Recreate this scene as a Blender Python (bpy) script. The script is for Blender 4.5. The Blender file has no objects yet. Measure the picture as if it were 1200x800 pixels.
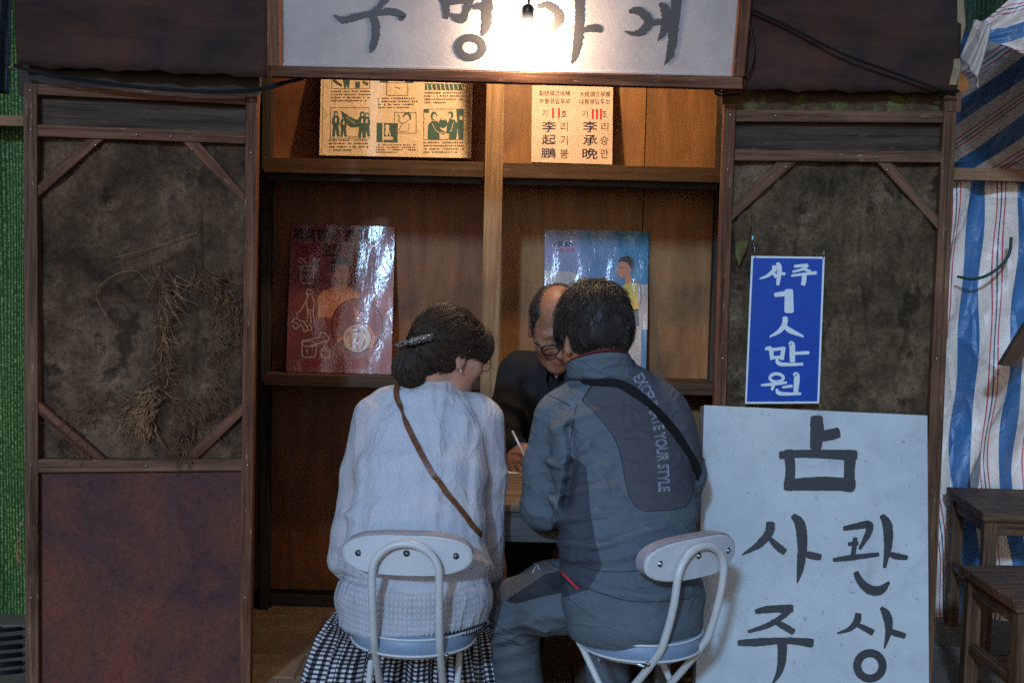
import bpy, bmesh, math, random
import numpy as np
from mathutils import Vector, Matrix
from mathutils.bvhtree import BVHTree

random.seed(11)
rng = np.random.default_rng(11)
sc = bpy.context.scene
COL = sc.collection

# ------------------------------------------------------------------ camera
CAM_H, FPX = 1.45, 1500.0
PITCH, ROLL = math.atan(130 / 1500), 0.023
cp, sp, cr, sr = math.cos(PITCH), math.sin(PITCH), math.cos(ROLL), math.sin(ROLL)
C_RIGHT = Vector((cr, sr * sp, sr * cp))
C_UP = Vector((-sr, cr * sp, cr * cp))
C_FWD = Vector((0, cp, -sp))
C_POS = Vector((0, 0, CAM_H))
cam = bpy.data.cameras.new('camera')
cam.sensor_width = 36.0
cam.lens = FPX / 1200 * 36.0
cam.clip_start, cam.clip_end = 0.05, 500
cam_o = bpy.data.objects.new('camera', cam)
COL.objects.link(cam_o)
cam_o.matrix_world = Matrix(((C_RIGHT.x, C_UP.x, -C_FWD.x, C_POS.x),
                             (C_RIGHT.y, C_UP.y, -C_FWD.y, C_POS.y),
                             (C_RIGHT.z, C_UP.z, -C_FWD.z, C_POS.z), (0, 0, 0, 1)))
sc.camera = cam_o

# ------------------------------------------------------------------ world, sun, exposure
SUN_EL, SUN_AZ = math.radians(23), math.radians(13)     # light comes from behind the camera, to the left
world = bpy.data.worlds.new('World')
sc.world = world
world.use_nodes = True
wn = world.node_tree
sky = wn.nodes.new('ShaderNodeTexSky')
sky.sky_type = 'NISHITA'
sky.sun_disc = False
sky.sun_elevation = SUN_EL
sky.sun_rotation = math.pi + SUN_AZ
sky.air_density, sky.dust_density, sky.ozone_density = 1.0, 1.0, 2.2
wn.links.new(sky.outputs[0], wn.nodes['Background'].inputs[0])
wn.nodes['Background'].inputs[1].default_value = 0.05
sun = bpy.data.lights.new('street_light_sun', 'SUN')
sun.energy, sun.angle, sun.color = 1.25, math.radians(3.0), (0.34, 0.62, 1.0)
sun_o = bpy.data.objects.new('street_light_sun', sun)
COL.objects.link(sun_o)
sdir = Vector((math.sin(SUN_AZ) * math.cos(SUN_EL), math.cos(SUN_AZ) * math.cos(SUN_EL), -math.sin(SUN_EL)))
sun_o.rotation_euler = sdir.to_track_quat('-Z', 'Y').to_euler()
sun_o.location = (-3, -6, 5)
vs = sc.view_settings
vs.view_transform, vs.look, vs.gamma, vs.use_curve_mapping = 'Standard', 'None', 1.0, False
vs.exposure = 0.6
sc.render.engine = 'CYCLES'
sc.cycles.use_denoising = False
sc.cycles.max_bounces = 6
sc.cycles.sample_clamp_indirect = 1.5
sc.cycles.sample_clamp_direct = 10.0
sc.cycles.use_adaptive_sampling = False
BULB_W, INNER_W = 13.0, 22.0

# ------------------------------------------------------------------ pixel rays -> points in the place
def ray(px, py):
    return (C_FWD + C_RIGHT * ((px - 600) / FPX) + C_UP * ((400 - py) / FPX))
def W(px, py, Y):
    d = ray(px, py)
    return C_POS + d * (Y / d.y)
def WP(px, py, p0, n):
    d = ray(px, py)
    return C_POS + d * ((p0 - C_POS).dot(n) / d.dot(n))
def WZ(px, py, z):
    d = ray(px, py)
    return C_POS + d * ((z - CAM_H) / d.z)
def topx(P):
    Q = np.asarray(P, float) - np.array(C_POS)
    a, b, c = Q @ np.array(C_RIGHT), Q @ np.array(C_UP), Q @ np.array(C_FWD)
    return 600 + FPX * a / c, 400 - FPX * b / c

# ------------------------------------------------------------------ objects
WL = {}
def thing(name, loc, label=None, cat=None, group=None, kind=None):
    o = bpy.data.objects.new(name, None)
    COL.objects.link(o)
    o.location = loc
    o.empty_display_size = 0.1
    WL[o.name] = Vector(loc)
    return tag(o, label, cat, group, kind)
def tag(o, label=None, cat=None, group=None, kind=None):
    for k, v in (('label', label), ('category', cat), ('group', group), ('kind', kind)):
        if v: o[k] = v
    return o
def link(name, me, mats=None, parent=None, smooth=False, center=True):
    c = Vector((0, 0, 0))
    if center and len(me.vertices):
        co = np.empty(len(me.vertices) * 3, np.float32)
        me.vertices.foreach_get('co', co)
        co = co.reshape(-1, 3)
        c = Vector(((co.min(0) + co.max(0)) / 2).tolist())
        me.transform(Matrix.Translation(-c))
    o = bpy.data.objects.new(name, me)
    COL.objects.link(o)
    if mats is not None:
        for m in (mats if isinstance(mats, (list, tuple)) else [mats]): me.materials.append(m)
    if smooth: me.shade_smooth()
    WL[o.name] = c
    if parent is not None:
        o.parent = parent
        o.location = c - WL[parent.name]
    else:
        o.location = c
    return o
def pyd(name, verts, faces, mats=None, parent=None, smooth=False, uv=None, mi=None, attr=None):
    me = bpy.data.meshes.new(name)
    me.from_pydata([tuple(map(float, v)) for v in verts], [], [tuple(map(int, f)) for f in faces])
    if uv is not None:      # per vertex
        l = me.uv_layers.new(name='UVMap')
        vi = np.empty(len(me.loops), np.int32)
        me.loops.foreach_get('vertex_index', vi)
        l.data.foreach_set('uv', np.asarray(uv, np.float32)[vi].ravel())
    if mi is not None: me.polygons.foreach_set('material_index', np.asarray(mi, np.int32))
    if attr:
        for k, a in attr.items(): set_attr(me, k, a)
    me.update()
    return link(name, me, mats, parent, smooth)
def set_attr(me, k, a):
    a = np.asarray(a, np.float32)
    if a.ndim == 1:
        me.attributes.new(k, 'FLOAT', 'POINT').data.foreach_set('value', a)
    else:
        me.attributes.new(k, 'FLOAT_VECTOR', 'POINT').data.foreach_set('vector', a.ravel())

def slab(name, pts, thick, mat, parent=None, along=None, bevel=0.0015, uvs=1.0, jit=0.0, depth=None):
    """closed board: front polygon (seen by the viewer) pushed back by thick; uv runs along the grain in metres"""
    pts = [Vector(p) for p in pts]
    n = Vector((0, 0, 0))
    for i in range(len(pts)):
        a, b = pts[i], pts[(i + 1) % len(pts)]
        n += Vector(((a.y - b.y) * (a.z + b.z), (a.z - b.z) * (a.x + b.x), (a.x - b.x) * (a.y + b.y)))
    n.normalize()
    if n.y > 0:
        pts.reverse(); n = -n
    dv = Vector(depth) if depth is not None else -n * thick
    if along is None:
        e = max(range(len(pts)), key=lambda i: (pts[(i + 1) % len(pts)] - pts[i]).length)
        along = (pts[(e + 1) % len(pts)] - pts[e])
    along = Vector(along).normalized()
    perp = n.cross(along).normalized()
    bm = bmesh.new()
    f = [bm.verts.new(p) for p in pts]
    b = [bm.verts.new(p + dv) for p in pts]
    bm.faces.new(f)
    bm.faces.new(list(reversed(b)))
    k = len(pts)
    for i in range(k):
        bm.faces.new((f[i], b[i], b[(i + 1) % k], f[(i + 1) % k]))
    bm.normal_update()
    bmesh.ops.recalc_face_normals(bm, faces=bm.faces)
    if bevel: bmesh.ops.bevel(bm, geom=list(bm.edges), offset=bevel, segments=1, affect='EDGES', clamp_overlap=True)
    u0, v0 = random.random() * 7, random.random() * 7
    lay = bm.loops.layers.uv.new('UVMap')
    for fc in bm.faces:
        for l in fc.loops:
            p = l.vert.co
            l[lay].uv = (p.dot(along) * uvs + u0, (p.dot(perp) + p.dot(n)) * uvs + v0)
    me = bpy.data.meshes.new(name)
    bm.to_mesh(me); bm.free()
    return link(name, me, mat, parent)
def pxslab(name, px, Y, thick, mat, parent=None, **k):
    return slab(name, [W(x, y, Y) for x, y in px], thick, mat, parent, depth=(0, thick, 0), **k)
def box(name, lo, hi, mat, parent=None, along=None, bevel=0.0015):
    x0, y0, z0 = lo; x1, y1, z1 = hi
    d = (hi[0] - lo[0], hi[1] - lo[1], hi[2] - lo[2])
    if along is None: along = [(1, 0, 0), (0, 1, 0), (0, 0, 1)][int(np.argmax(d))]
    bm = bmesh.new()
    bmesh.ops.create_cube(bm, size=1)
    for v in bm.verts:
        v.co = Vector(((v.co.x + .5) * d[0] + x0, (v.co.y + .5) * d[1] + y0, (v.co.z + .5) * d[2] + z0))
    if bevel: bmesh.ops.bevel(bm, geom=list(bm.edges), offset=bevel, segments=1, affect='EDGES', clamp_overlap=True)
    u0, v0 = random.random() * 7, random.random() * 7
    a = Vector(along); o1 = Vector((0, 0, 1)) if abs(a.z) < .5 else Vector((1, 0, 0)); o2 = a.cross(o1)
    lay = bm.loops.layers.uv.new('UVMap')
    for fc in bm.faces:
        for l in fc.loops:
            p = l.vert.co
            l[lay].uv = (p.dot(a) + u0, p.dot(o1) + p.dot(o2) + v0)
    me = bpy.data.meshes.new(name)
    bm.to_mesh(me); bm.free()
    return link(name, me, mat, parent)

def catmull(pts, n=8, closed=False):
    P = [np.asarray(p, float) for p in pts]
    out = []
    m = len(P)
    for i in range(m if closed else m - 1):
        p0 = P[(i - 1) % m] if (closed or i > 0) else 2 * P[0] - P[1]
        p1, p2 = P[i], P[(i + 1) % m]
        p3 = P[(i + 2) % m] if (closed or i + 2 < m) else 2 * P[-1] - P[-2]
        for t in np.linspace(0, 1, n, endpoint=False):
            out.append(.5 * ((2 * p1) + (-p0 + p2) * t + (2 * p0 - 5 * p1 + 4 * p2 - p3) * t * t + (-p0 + 3 * p1 - 3 * p2 + p3) * t ** 3))
    if not closed: out.append(P[-1])
    return np.array(out)
def tube_data(path, r, seg=8, closed=False, base=0):
    P = np.asarray(path, float); n = len(P)
    r = np.broadcast_to(np.asarray(r, float), (n,))
    T = np.gradient(P, axis=0) if not closed else (np.roll(P, -1, 0) - np.roll(P, 1, 0))
    T /= np.linalg.norm(T, axis=1, keepdims=True) + 1e-12
    ref = np.array([0.0, 0, 1]) if abs(T[0][2]) < .9 else np.array([1.0, 0, 0])
    V = []
    u = np.cross(T[0], ref); u /= np.linalg.norm(u)
    for i in range(n):
        u = u - T[i] * (u @ T[i]); u /= np.linalg.norm(u) + 1e-12
        w = np.cross(T[i], u)
        a = np.linspace(0, 2 * np.pi, seg, endpoint=False)
        V.append(P[i] + r[i] * (np.outer(np.cos(a), u) + np.outer(np.sin(a), w)))
    F = []
    for i in range(n if closed else n - 1):
        j = (i + 1) % n
        for k in range(seg):
            k2 = (k + 1) % seg
            F.append((base + i * seg + k, base + i * seg + k2, base + j * seg + k2, base + j * seg + k))
    if not closed:
        F.append(tuple(base + k for k in reversed(range(seg))))
        F.append(tuple(base + (n - 1) * seg + k for k in range(seg)))
    return np.concatenate(V), F
def tube(name, path, r, mat, parent=None, seg=8, closed=False):
    V, F = tube_data(path, r, seg, closed)
    return pyd(name, V, F, mat, parent, smooth=True)
def tubes(name, paths, r, mat, parent=None, seg=5):
    VV, FF, b = [], [], 0
    for i, p in enumerate(paths):
        V, F = tube_data(p, r[i] if isinstance(r, list) else r, seg, False, b)
        VV.append(V); FF += F; b += len(V)
    return pyd(name, np.concatenate(VV), FF, mat, parent, smooth=True)
def lathe(name, prof, center, axis, mat, parent=None, seg=20, closed=False):
    """prof: (radius, height) pairs round an axis"""
    a = Vector(axis).normalized()
    u = a.orthogonal().normalized(); w = a.cross(u)
    V, F = [], []
    for r, h in prof:
        for k in range(seg):
            t = 2 * math.pi * k / seg
            V.append(Vector(center) + a * h + (u * math.cos(t) + w * math.sin(t)) * r)
    m = len(prof)
    for i in range(m if closed else m - 1):
        j = (i + 1) % m
        for k in range(seg):
            k2 = (k + 1) % seg
            F.append((i * seg + k, i * seg + k2, j * seg + k2, j * seg + k))
    if not closed:
        F.append(tuple(reversed(range(seg))))
        F.append(tuple((m - 1) * seg + k for k in range(seg)))
    o = pyd(name, V, F, mat, parent, smooth=True)
    bm = bmesh.new(); bm.from_mesh(o.data); bmesh.ops.recalc_face_normals(bm, faces=bm.faces); bm.to_mesh(o.data); bm.free()
    return o
def grid_surf(name, fn, nu, nv, mat, parent=None, smooth=True, thick=0.0):
    """fn(u,v)->point, uv-metres tuple; u,v in 0..1"""
    V, UV, F = [], [], []
    for j in range(nv + 1):
        for i in range(nu + 1):
            p, q = fn(i / nu, j / nv)
            V.append(p); UV.append(q)
    for j in range(nv):
        for i in range(nu):
            a = j * (nu + 1) + i
            F.append((a, a + 1, a + nu + 2, a + nu + 1))
    o = pyd(name, V, F, mat, parent, smooth=smooth, uv=UV)
    if thick:
        m = o.modifiers.new('solid', 'SOLIDIFY'); m.thickness = thick; m.offset = 0
    return o

# ------------------------------------------------------------------ materials
class M:
    def __init__(s, name):
        s.m = bpy.data.materials.new(name); s.m.use_nodes = True
        s.t = s.m.node_tree; s.b = s.t.nodes['Principled BSDF']
        s.out = s.t.nodes['Material Output']
    def put(s, sock, v):
        if isinstance(v, bpy.types.NodeSocket): s.t.links.new(v, sock)
        elif isinstance(v, (tuple, list)):
            v = tuple(v)
            sock.default_value = v + (1.0,) if (len(v) == 3 and sock.type == 'RGBA') else v
        else: sock.default_value = v
    def n(s, typ, ins=None, out=0, **props):
        nd = s.t.nodes.new('ShaderNode' + typ)
        for k, v in props.items(): setattr(nd, k, v)
        for k, v in (ins or {}).items(): s.put(nd.inputs[k], v)
        return nd.outputs[out]
    def uv(s): return s.n('TexCoord', out=2)
    def ob(s): return s.n('TexCoord', out=3)
    def attr(s, k, vec=False): return s.n('Attribute', out=(1 if vec else 2), attribute_name=k)
    def map(s, vec, scale=(1, 1, 1), loc=(0, 0, 0), rot=(0, 0, 0)):
        return s.n('Mapping', {'Vector': vec, 'Scale': scale, 'Location': loc, 'Rotation': rot})
    def noise(s, vec, scale=5.0, detail=4.0, rough=.55, dist=0.0):
        return s.n('TexNoise', {'Vector': vec, 'Scale': scale, 'Detail': detail, 'Roughness': rough, 'Distortion': dist})
    def vor(s, vec, scale, feature='F1', out=0): return s.n('TexVoronoi', {'Vector': vec, 'Scale': scale}, out=out, feature=feature)
    def ramp(s, fac, stops, interp='LINEAR'):
        nd = s.t.nodes.new('ShaderNodeValToRGB'); s.put(nd.inputs[0], fac)
        e = nd.color_ramp.elements; nd.color_ramp.interpolation = interp
        while len(e) < len(stops): e.new(.5)
        for i, (p, c) in enumerate(stops):
            e[i].position = p
            c = (c, c, c) if isinstance(c, (int, float)) else c
            e[i].color = tuple(c) + (1.0,)
        return nd.outputs[0]
    def mix(s, fac, a, b, blend='MIX'):
        nd = s.t.nodes.new('ShaderNodeMix'); nd.data_type = 'RGBA'; nd.blend_type = blend
        s.put(nd.inputs[0], fac); s.put(nd.inputs[6], a); s.put(nd.inputs[7], b)
        return nd.outputs[2]
    def mth(s, op, a, b=0.0, c=0.0, clamp=False):
        nd = s.t.nodes.new('ShaderNodeMath'); nd.operation = op; nd.use_clamp = clamp
        s.put(nd.inputs[0], a); s.put(nd.inputs[1], b); s.put(nd.inputs[2], c)
        return nd.outputs[0]
    def sep(s, vec):
        nd = s.t.nodes.new('ShaderNodeSeparateXYZ'); s.put(nd.inputs[0], vec)
        return nd.outputs
    def comb(s, x, y, z=0.0): return s.n('CombineXYZ', {0: x, 1: y, 2: z})
    def bump(s, h, strength=.3, dist=.002, normal=None):
        ins = {'Height': h, 'Strength': strength, 'Distance': dist}
        if normal is not None: ins['Normal'] = normal
        return s.n('Bump', ins)
    def fin(s, col=None, rough=.6, normal=None, spec=.3, **k):
        if col is not None: s.put(s.b.inputs['Base Color'], col)
        s.put(s.b.inputs['Roughness'], rough)
        s.put(s.b.inputs['Specular IOR Level'], spec)
        if normal is not None: s.put(s.b.inputs['Normal'], normal)
        for a, v in k.items(): s.put(s.b.inputs[a.replace('_', ' ')], v)
        return s.m

def wood(name, dark, light, wear=None, gs=1.0, rough=.68, spec=.12, bump=.35, dirt=.5):
    m = M(name); uv = m.uv()
    g = m.noise(m.map(uv, (2.2 * gs, 55 * gs, 1)), 1, 5, .6, .4)
    g2 = m.noise(m.map(uv, (9 * gs, 260 * gs, 1)), 1, 3, .6)
    big = m.noise(m.ob(), 3.5, 4, .6)
    f = m.mth('ADD', m.mth('MULTIPLY', g, .65), m.mth('MULTIPLY', g2, .35))
    c = m.ramp(f, [(.38, dark), (.62, light)])
    c = m.mix(m.ramp(big, [(.35, 0.0), (.7, dirt)]), c, tuple(x * .55 for x in dark))
    if wear:
        wn_ = m.noise(m.map(uv, (14, 70, 1)), 1, 4, .7)
        c = m.mix(m.ramp(wn_, [(.62, 0.0), (.72, .8)]), c, wear)
    return m.fin(c, m.ramp(f, [(.3, rough + .12), (.7, rough - .1)]), m.bump(f, bump, .003), spec)
def plywood(name, dark, light, stain):
    m = M(name); uv = m.uv()
    g = m.noise(m.map(uv, (1.1, 9, 1)), 1, 6, .62, 1.4)
    fine = m.noise(m.map(uv, (6, 220, 1)), 1, 3, .6)
    f = m.mth('ADD', m.mth('MULTIPLY', g, .75), m.mth('MULTIPLY', fine, .25))
    c = m.ramp(f, [(.34, dark), (.52, tuple((a + b) / 2 for a, b in zip(dark, light))), (.7, light)])
    st = m.noise(m.ob(), 2.6, 5, .62, .6)
    c = m.mix(m.ramp(st, [(.48, 0.0), (.72, .7)]), c, stain)
    return m.fin(c, .55, m.bump(f, .15, .002), .3)
def plain(name, col, rough=.5, spec=.4, var=.12, scale=30, bump=0.0, metal=0.0, vec='ob'):
    m = M(name); v = m.ob() if vec == 'ob' else m.uv()
    n = m.noise(v, scale, 4, .6)
    c = m.mix(m.ramp(n, [(.3, 0.0), (.75, 1.0)]), tuple(x * (1 - var) for x in col), tuple(min(1, x * (1 + var)) for x in col))
    return m.fin(c, m.ramp(n, [(.3, rough - .06), (.7, rough + .08)]), m.bump(n, bump, .002) if bump else None, spec, Metallic=metal)
def cloth(name, col, col2=None, weave=900, rough=.85, crease=.25, cs=14, sheen=.0):
    m = M(name); o = m.ob()
    n = m.noise(o, 5, 4, .6)
    fine = m.noise(o, weave, 2, .5)
    col2 = col2 or tuple(x * .8 for x in col)
    c = m.mix(m.ramp(n, [(.35, 0.0), (.7, 1.0)]), col, col2)
    c = m.mix(m.ramp(fine, [(.3, .22), (.7, 0.0)]), c, tuple(x * .5 for x in col))
    cr_ = m.noise(o, cs, 3, .5, .5)
    nb = m.bump(cr_, crease, .012)
    return m.fin(c, rough, m.bump(fine, .18, .0012, nb), .2)

MT = {}
MT['frame'] = wood('dark_frame_wood', (.058, .022, .011), (.235, .100, .052), wear=(.42, .26, .17))
MT['frame_grey'] = wood('greyed_frame_wood', (.058, .028, .015), (.24, .118, .066), wear=(.42, .28, .19))
MT['post'] = wood('pine_post_wood', (.17, .095, .045), (.34, .21, .11), wear=(.09, .06, .04), bump=.25)
MT['shelf'] = wood('shelf_wood', (.05, .03, .018), (.12, .072, .042), wear=(.18, .12, .08), bump=.25)
MT['cleat'] = wood('cleat_wood', (.03, .026, .02), (.075, .062, .05))
MT['stool'] = wood('stool_wood', (.05, .026, .015), (.21, .11, .06), wear=(.3, .18, .12), rough=.5)
MT['rail'] = wood('rail_wood', (.22, .10, .05), (.42, .22, .115), wear=(.15, .08, .05))
MT['table'] = wood('table_wood', (.13, .085, .056), (.29, .205, .14), wear=(.08, .06, .05))
MT['apron'] = wood('apron_wood', (.055, .052, .048), (.15, .145, .135), wear=(.25, .24, .22))
MT['ply_a'] = plywood('plywood_reddish', (.13, .042, .014), (.29, .115, .042), (.042, .02, .011))
MT['ply_b'] = plywood('plywood_tan', (.19, .080, .024), (.40, .19, .068), (.06, .03, .015))
MT['dark_int'] = plain('dark_booth_board', (.045, .034, .027), .8, .2, .3, 8)

# ================================================================== more materials
def mk_tarpaper():
    m = M('tar_paper'); o = m.ob()
    n = m.noise(o, 2.2, 4, .6, .5); f = m.noise(o, 140, 3, .6); hz_ = m.noise(m.map(o, (3, 3, 22)), 1, 3, .6)
    c = m.ramp(n, [(.35, (.016, .013, .015)), (.5, (.044, .024, .018)), (.68, (.082, .032, .020))])
    c = m.mix(m.ramp(f, [(.5, 0.0), (.85, .35)]), c, (.05, .044, .042))
    st = m.noise(m.map(o, (1.5, 1.5, 9)), 1, 6, .7)
    c = m.mix(m.ramp(st, [(.45, 0.0), (.65, .6)]), c, (.008, .008, .009))
    h = m.mth('ADD', m.mth('MULTIPLY', f, .4), hz_)
    return m.fin(c, .8, m.bump(h, .5, .006), .12)
MT['tar'] = mk_tarpaper()
def mk_lower():
    m = M('painted_lower_panel'); o = m.ob(); uv = m.uv()
    n = m.noise(o, 3.0, 5, .6, .8); f = m.noise(o, 160, 3, .6)
    c = m.ramp(n, [(.32, (.060, .032, .036)), (.5, (.135, .050, .036)), (.70, (.20, .062, .032))])
    run = m.noise(m.map(o, (16, 16, .8)), 1, 4, .6)
    c = m.mix(m.ramp(run, [(.55, 0.0), (.75, .35)]), c, (.055, .052, .055))
    gr = m.noise(o, 45, 8, .75)
    c = m.mix(m.ramp(gr, [(.52, 0.0), (.66, .5)]), c, (.020, .015, .016))
    c = m.mix(m.ramp(f, [(.35, .4), (.65, 0.0)]), c, (.018, .015, .017))
    sc_ = m.noise(m.map(o, (60, 60, 140)), 1, 2, .5)
    c = m.mix(m.ramp(sc_, [(.76, 0.0), (.8, .5)]), c, (.16, .15, .15))
    return m.fin(c, .7, m.bump(f, .2, .001), .12)
MT['lower'] = mk_lower()
def mk_sack(name, base, light, dark):
    m = M(name); o = m.ob()
    n = m.noise(o, 3.6, 8, .70, .15); b = m.noise(o, 7, 6, .65, .2); f = m.noise(o, 420, 2, .5)
    vx = m.noise(m.map(o, (700, 1, 60)), 1, 2, .5); hx = m.noise(m.map(o, (60, 1, 700)), 1, 2, .5)
    wv = m.mth('ADD', vx, hx)
    c = m.ramp(n, [(.36, dark), (.5, base), (.66, light)])
    c = m.mix(m.ramp(b, [(.56, 0.0), (.64, .8)]), c, tuple(x * .5 for x in dark))
    c = m.mix(m.ramp(wv, [(.8, .55), (1.15, 0.0)]), c, tuple(x * .3 for x in base))
    c = m.mix(m.ramp(f, [(.6, 0.0), (.85, .4)]), c, light)
    gr = m.noise(o, 60, 8, .78); 
    c = m.mix(m.ramp(gr, [(.50, 0.0), (.62, .65)]), c, tuple(x * .35 for x in base))
    c = m.mix(m.ramp(gr, [(.30, .5), (.42, 0.0)]), c, light)
    return m.fin(c, .95, m.bump(gr, .8, .010, m.bump(wv, .6, .002)), .1)
MT['sack'] = mk_sack('dark_sackcloth', (.115, .066, .038), (.27, .162, .094), (.024, .016, .012))
MT['sack2'] = mk_sack('brown_sackcloth', (.130, .084, .048), (.29, .198, .118), (.026, .019, .013))
MT['root'] = plain('dry_root_fibre', (.29, .16, .08), .9, .1, .5, 40)
MT['root_dark'] = plain('dark_root_fibre', (.16, .08, .04), .9, .1, .5, 40)
def mk_canvas():
    m = M('sign_canvas_paint'); o = m.ob()
    n = m.noise(o, 6, 4, .6); f = m.noise(o, 320, 2, .5); d = m.noise(m.map(o, (30, 1, 14)), 1, 4, .65)
    c = m.ramp(n, [(.3, (.27, .23, .22)), (.7, (.36, .31, .29))])
    c = m.mix(m.ramp(d, [(.68, 0.0), (.78, .45)]), c, (.3, .27, .25))
    h = m.mth('ADD', m.mth('MULTIPLY', f, .5), m.noise(m.map(o, (40, 1, 70)), 1, 3, .6))
    return m.fin(c, .55, m.bump(h, .35, .002), .35)
MT['canvas'] = mk_canvas()
def mk_board():
    m = M('whitewashed_board'); o = m.ob()
    n = m.noise(o, 4, 5, .6); f = m.noise(o, 60, 4, .7); d = m.noise(m.map(o, (10, 10, 10)), 1, 6, .75, .4)
    c = m.ramp(n, [(.3, (.38, .415, .44)), (.7, (.51, .535, .55))])
    c = m.mix(m.ramp(d, [(.52, 0.0), (.72, .6)]), c, (.30, .31, .33))
    c = m.mix(m.ramp(f, [(.64, 0.0), (.70, .75)]), c, (.17, .14, .12))
    v = m.vor(o, 26)
    c = m.mix(m.ramp(v, [(.025, .85), (.05, 0.0)]), c, (.07, .06, .055))
    s = m.noise(m.map(o, (70, 70, 3)), 1, 3, .6)
    c = m.mix(m.ramp(s, [(.72, 0.0), (.78, .35)]), c, (.3, .28, .27))
    return m.fin(c, .5, m.bump(n, .1, .003), .35)
MT['board'] = mk_board()
MT['board_edge'] = plain('board_edge', (.10, .085, .075), .8, .2, .3)
def mk_ink(name, col, dry=.12):
    m = M(name); o = m.ob()
    f = m.noise(m.map(o, (120, 120, 400)), 1, 3, .7)
    c = m.mix(m.ramp(f, [(.62, 0.0), (.75, dry)]), col, (.25, .25, .26))
    return m.fin(c, .5, None, .4)
MT['ink'] = mk_ink('brush_ink', (.020, .020, .024), .35)
MT['ink_sign'] = mk_ink('brush_ink_warm', (.034, .028, .026), .5)
def mk_blue():
    m = M('blue_sign_enamel'); o = m.ob(); n = m.noise(o, 30, 4, .6); s = m.noise(m.map(o, (50, 50, 6)), 1, 4, .7)
    c = m.mix(m.ramp(n, [(.3, 0.0), (.7, 1.0)]), (.0, .045, .30), (.0, .060, .38))
    c = m.mix(m.ramp(s, [(.68, 0.0), (.8, .3)]), c, (.05, .1, .32))
    return m.fin(c, .38, None, .4)
MT['blue'] = mk_blue()
MT['signwhite'] = plain('sign_white', (.62, .68, .72), .5, .3, .08)
MT['moss'] = None
def mk_moss():
    m = M('mossy_board'); o = m.ob(); n = m.noise(o, 9, 5, .65, .5); f = m.noise(o, 120, 3, .6)
    c = m.mix(m.ramp(n, [(.50, 0.0), (.62, .85)]), (.09, .048, .026), (.14, .15, .042))
    c = m.mix(m.ramp(f, [(.4, .5), (.65, 0.0)]), c, (.022, .02, .014))
    return m.fin(c, .9, m.bump(f, .4, .003), .15)
MT['moss'] = mk_moss()
MT['cable'] = plain('black_cable_rubber', (.012, .011, .011), .75, .12, .2)
MT['metal'] = plain('dull_metal', (.35, .35, .36), .35, .5, .1, 40, 0, 1.0)
MT['tan'] = plain('torn_tan_cloth', (.26, .19, .11), .9, .1, .25, 60)
MT['black_plastic'] = plain('black_plastic', (.015, .015, .016), .35, .4, .1)

# ================================================================== setting: ground
def mk_ground():
    m = M('worn_ground'); o = m.ob(); n = m.noise(o, 3, 6, .65); f = m.noise(o, 90, 3, .6)
    c = m.ramp(n, [(.3, (.05, .042, .036)), (.7, (.105, .085, .068))])
    c = m.mix(m.ramp(f, [(.4, .4), (.7, 0.0)]), c, (.03, .026, .022))
    return m.fin(c, .85, m.bump(f, .4, .004), .2)
def mk_paver():
    m = M('paving_stone'); o = m.ob(); rnd = m.n('ObjectInfo', out=5)
    n = m.noise(o, 9, 6, .7, .4); f = m.noise(o, 150, 3, .6)
    c = m.ramp(n, [(.3, (.18, .115, .07)), (.7, (.33, .22, .14))])
    c = m.mix(m.ramp(rnd, [(0, 0.0), (1, .45)]), c, (.095, .088, .082))
    c = m.mix(m.ramp(f, [(.35, .45), (.6, 0.0)]), c, (.05, .04, .03))
    sp_ = m.noise(o, 45, 2, .5)
    c = m.mix(m.ramp(sp_, [(.72, 0.0), (.78, .5)]), c, (.3, .27, .23))
    return m.fin(c, .8, m.bump(n, .3, .004), .25)
MT['ground'], MT['paver'] = mk_ground(), mk_paver()
ground = pyd('ground', [(-60, -60, -.012), (60, -60, -.012), (60, 60, -.012), (-60, 60, -.012)], [(0, 1, 2, 3)], MT['ground'])
tag(ground, 'worn brown ground between the paving stones', 'ground', kind='structure')
def paver_mesh():
    bm = bmesh.new(); bmesh.ops.create_cube(bm, size=1)
    for v in bm.verts: v.co = Vector((v.co.x * .446, v.co.y * .226, v.co.z * .05))
    bmesh.ops.bevel(bm, geom=list(bm.edges), offset=.005, segments=1, affect='EDGES')
    me = bpy.data.meshes.new('paving_stone'); bm.to_mesh(me); bm.free(); me.materials.append(MT['paver']); return me
pm = paver_mesh()
rows = [(-2.05 + .23 * i) for i in range(0)]
y = 2.75
r_i = 0
while y < 5.2:
    off = 0.0 if r_i % 2 == 0 else .225
    for i in range(-5, 6):
        x = i * .45 + off
        if abs(x) > (y / 1500 * 640 + .35): continue
        o = bpy.data.objects.new('paving_stone', pm); COL.objects.link(o)
        o.parent = ground; WL[o.name] = Vector((x, y, 0))
        gl = WL[ground.name]
        o.location = (x - gl.x + random.uniform(-.002, .002), y - gl.y + random.uniform(-.002, .002), -.025 - gl.z + random.uniform(-.003, .002))
        o.rotation_euler = (random.uniform(-.006, .006), random.uniform(-.006, .006), random.uniform(-.004, .004))
    y += .23; r_i += 1

# ================================================================== the booth
BACK, DOORY = 4.81, 3.85
booth = thing('fortune_booth', (-.08, 4.3, 0), 'dark timber market booth with shelves and sackcloth side doors behind the three people', 'booth')
XL, XR = -1.02, .85
def z_at(px, py, Y): return W(px, py, Y).z
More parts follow.
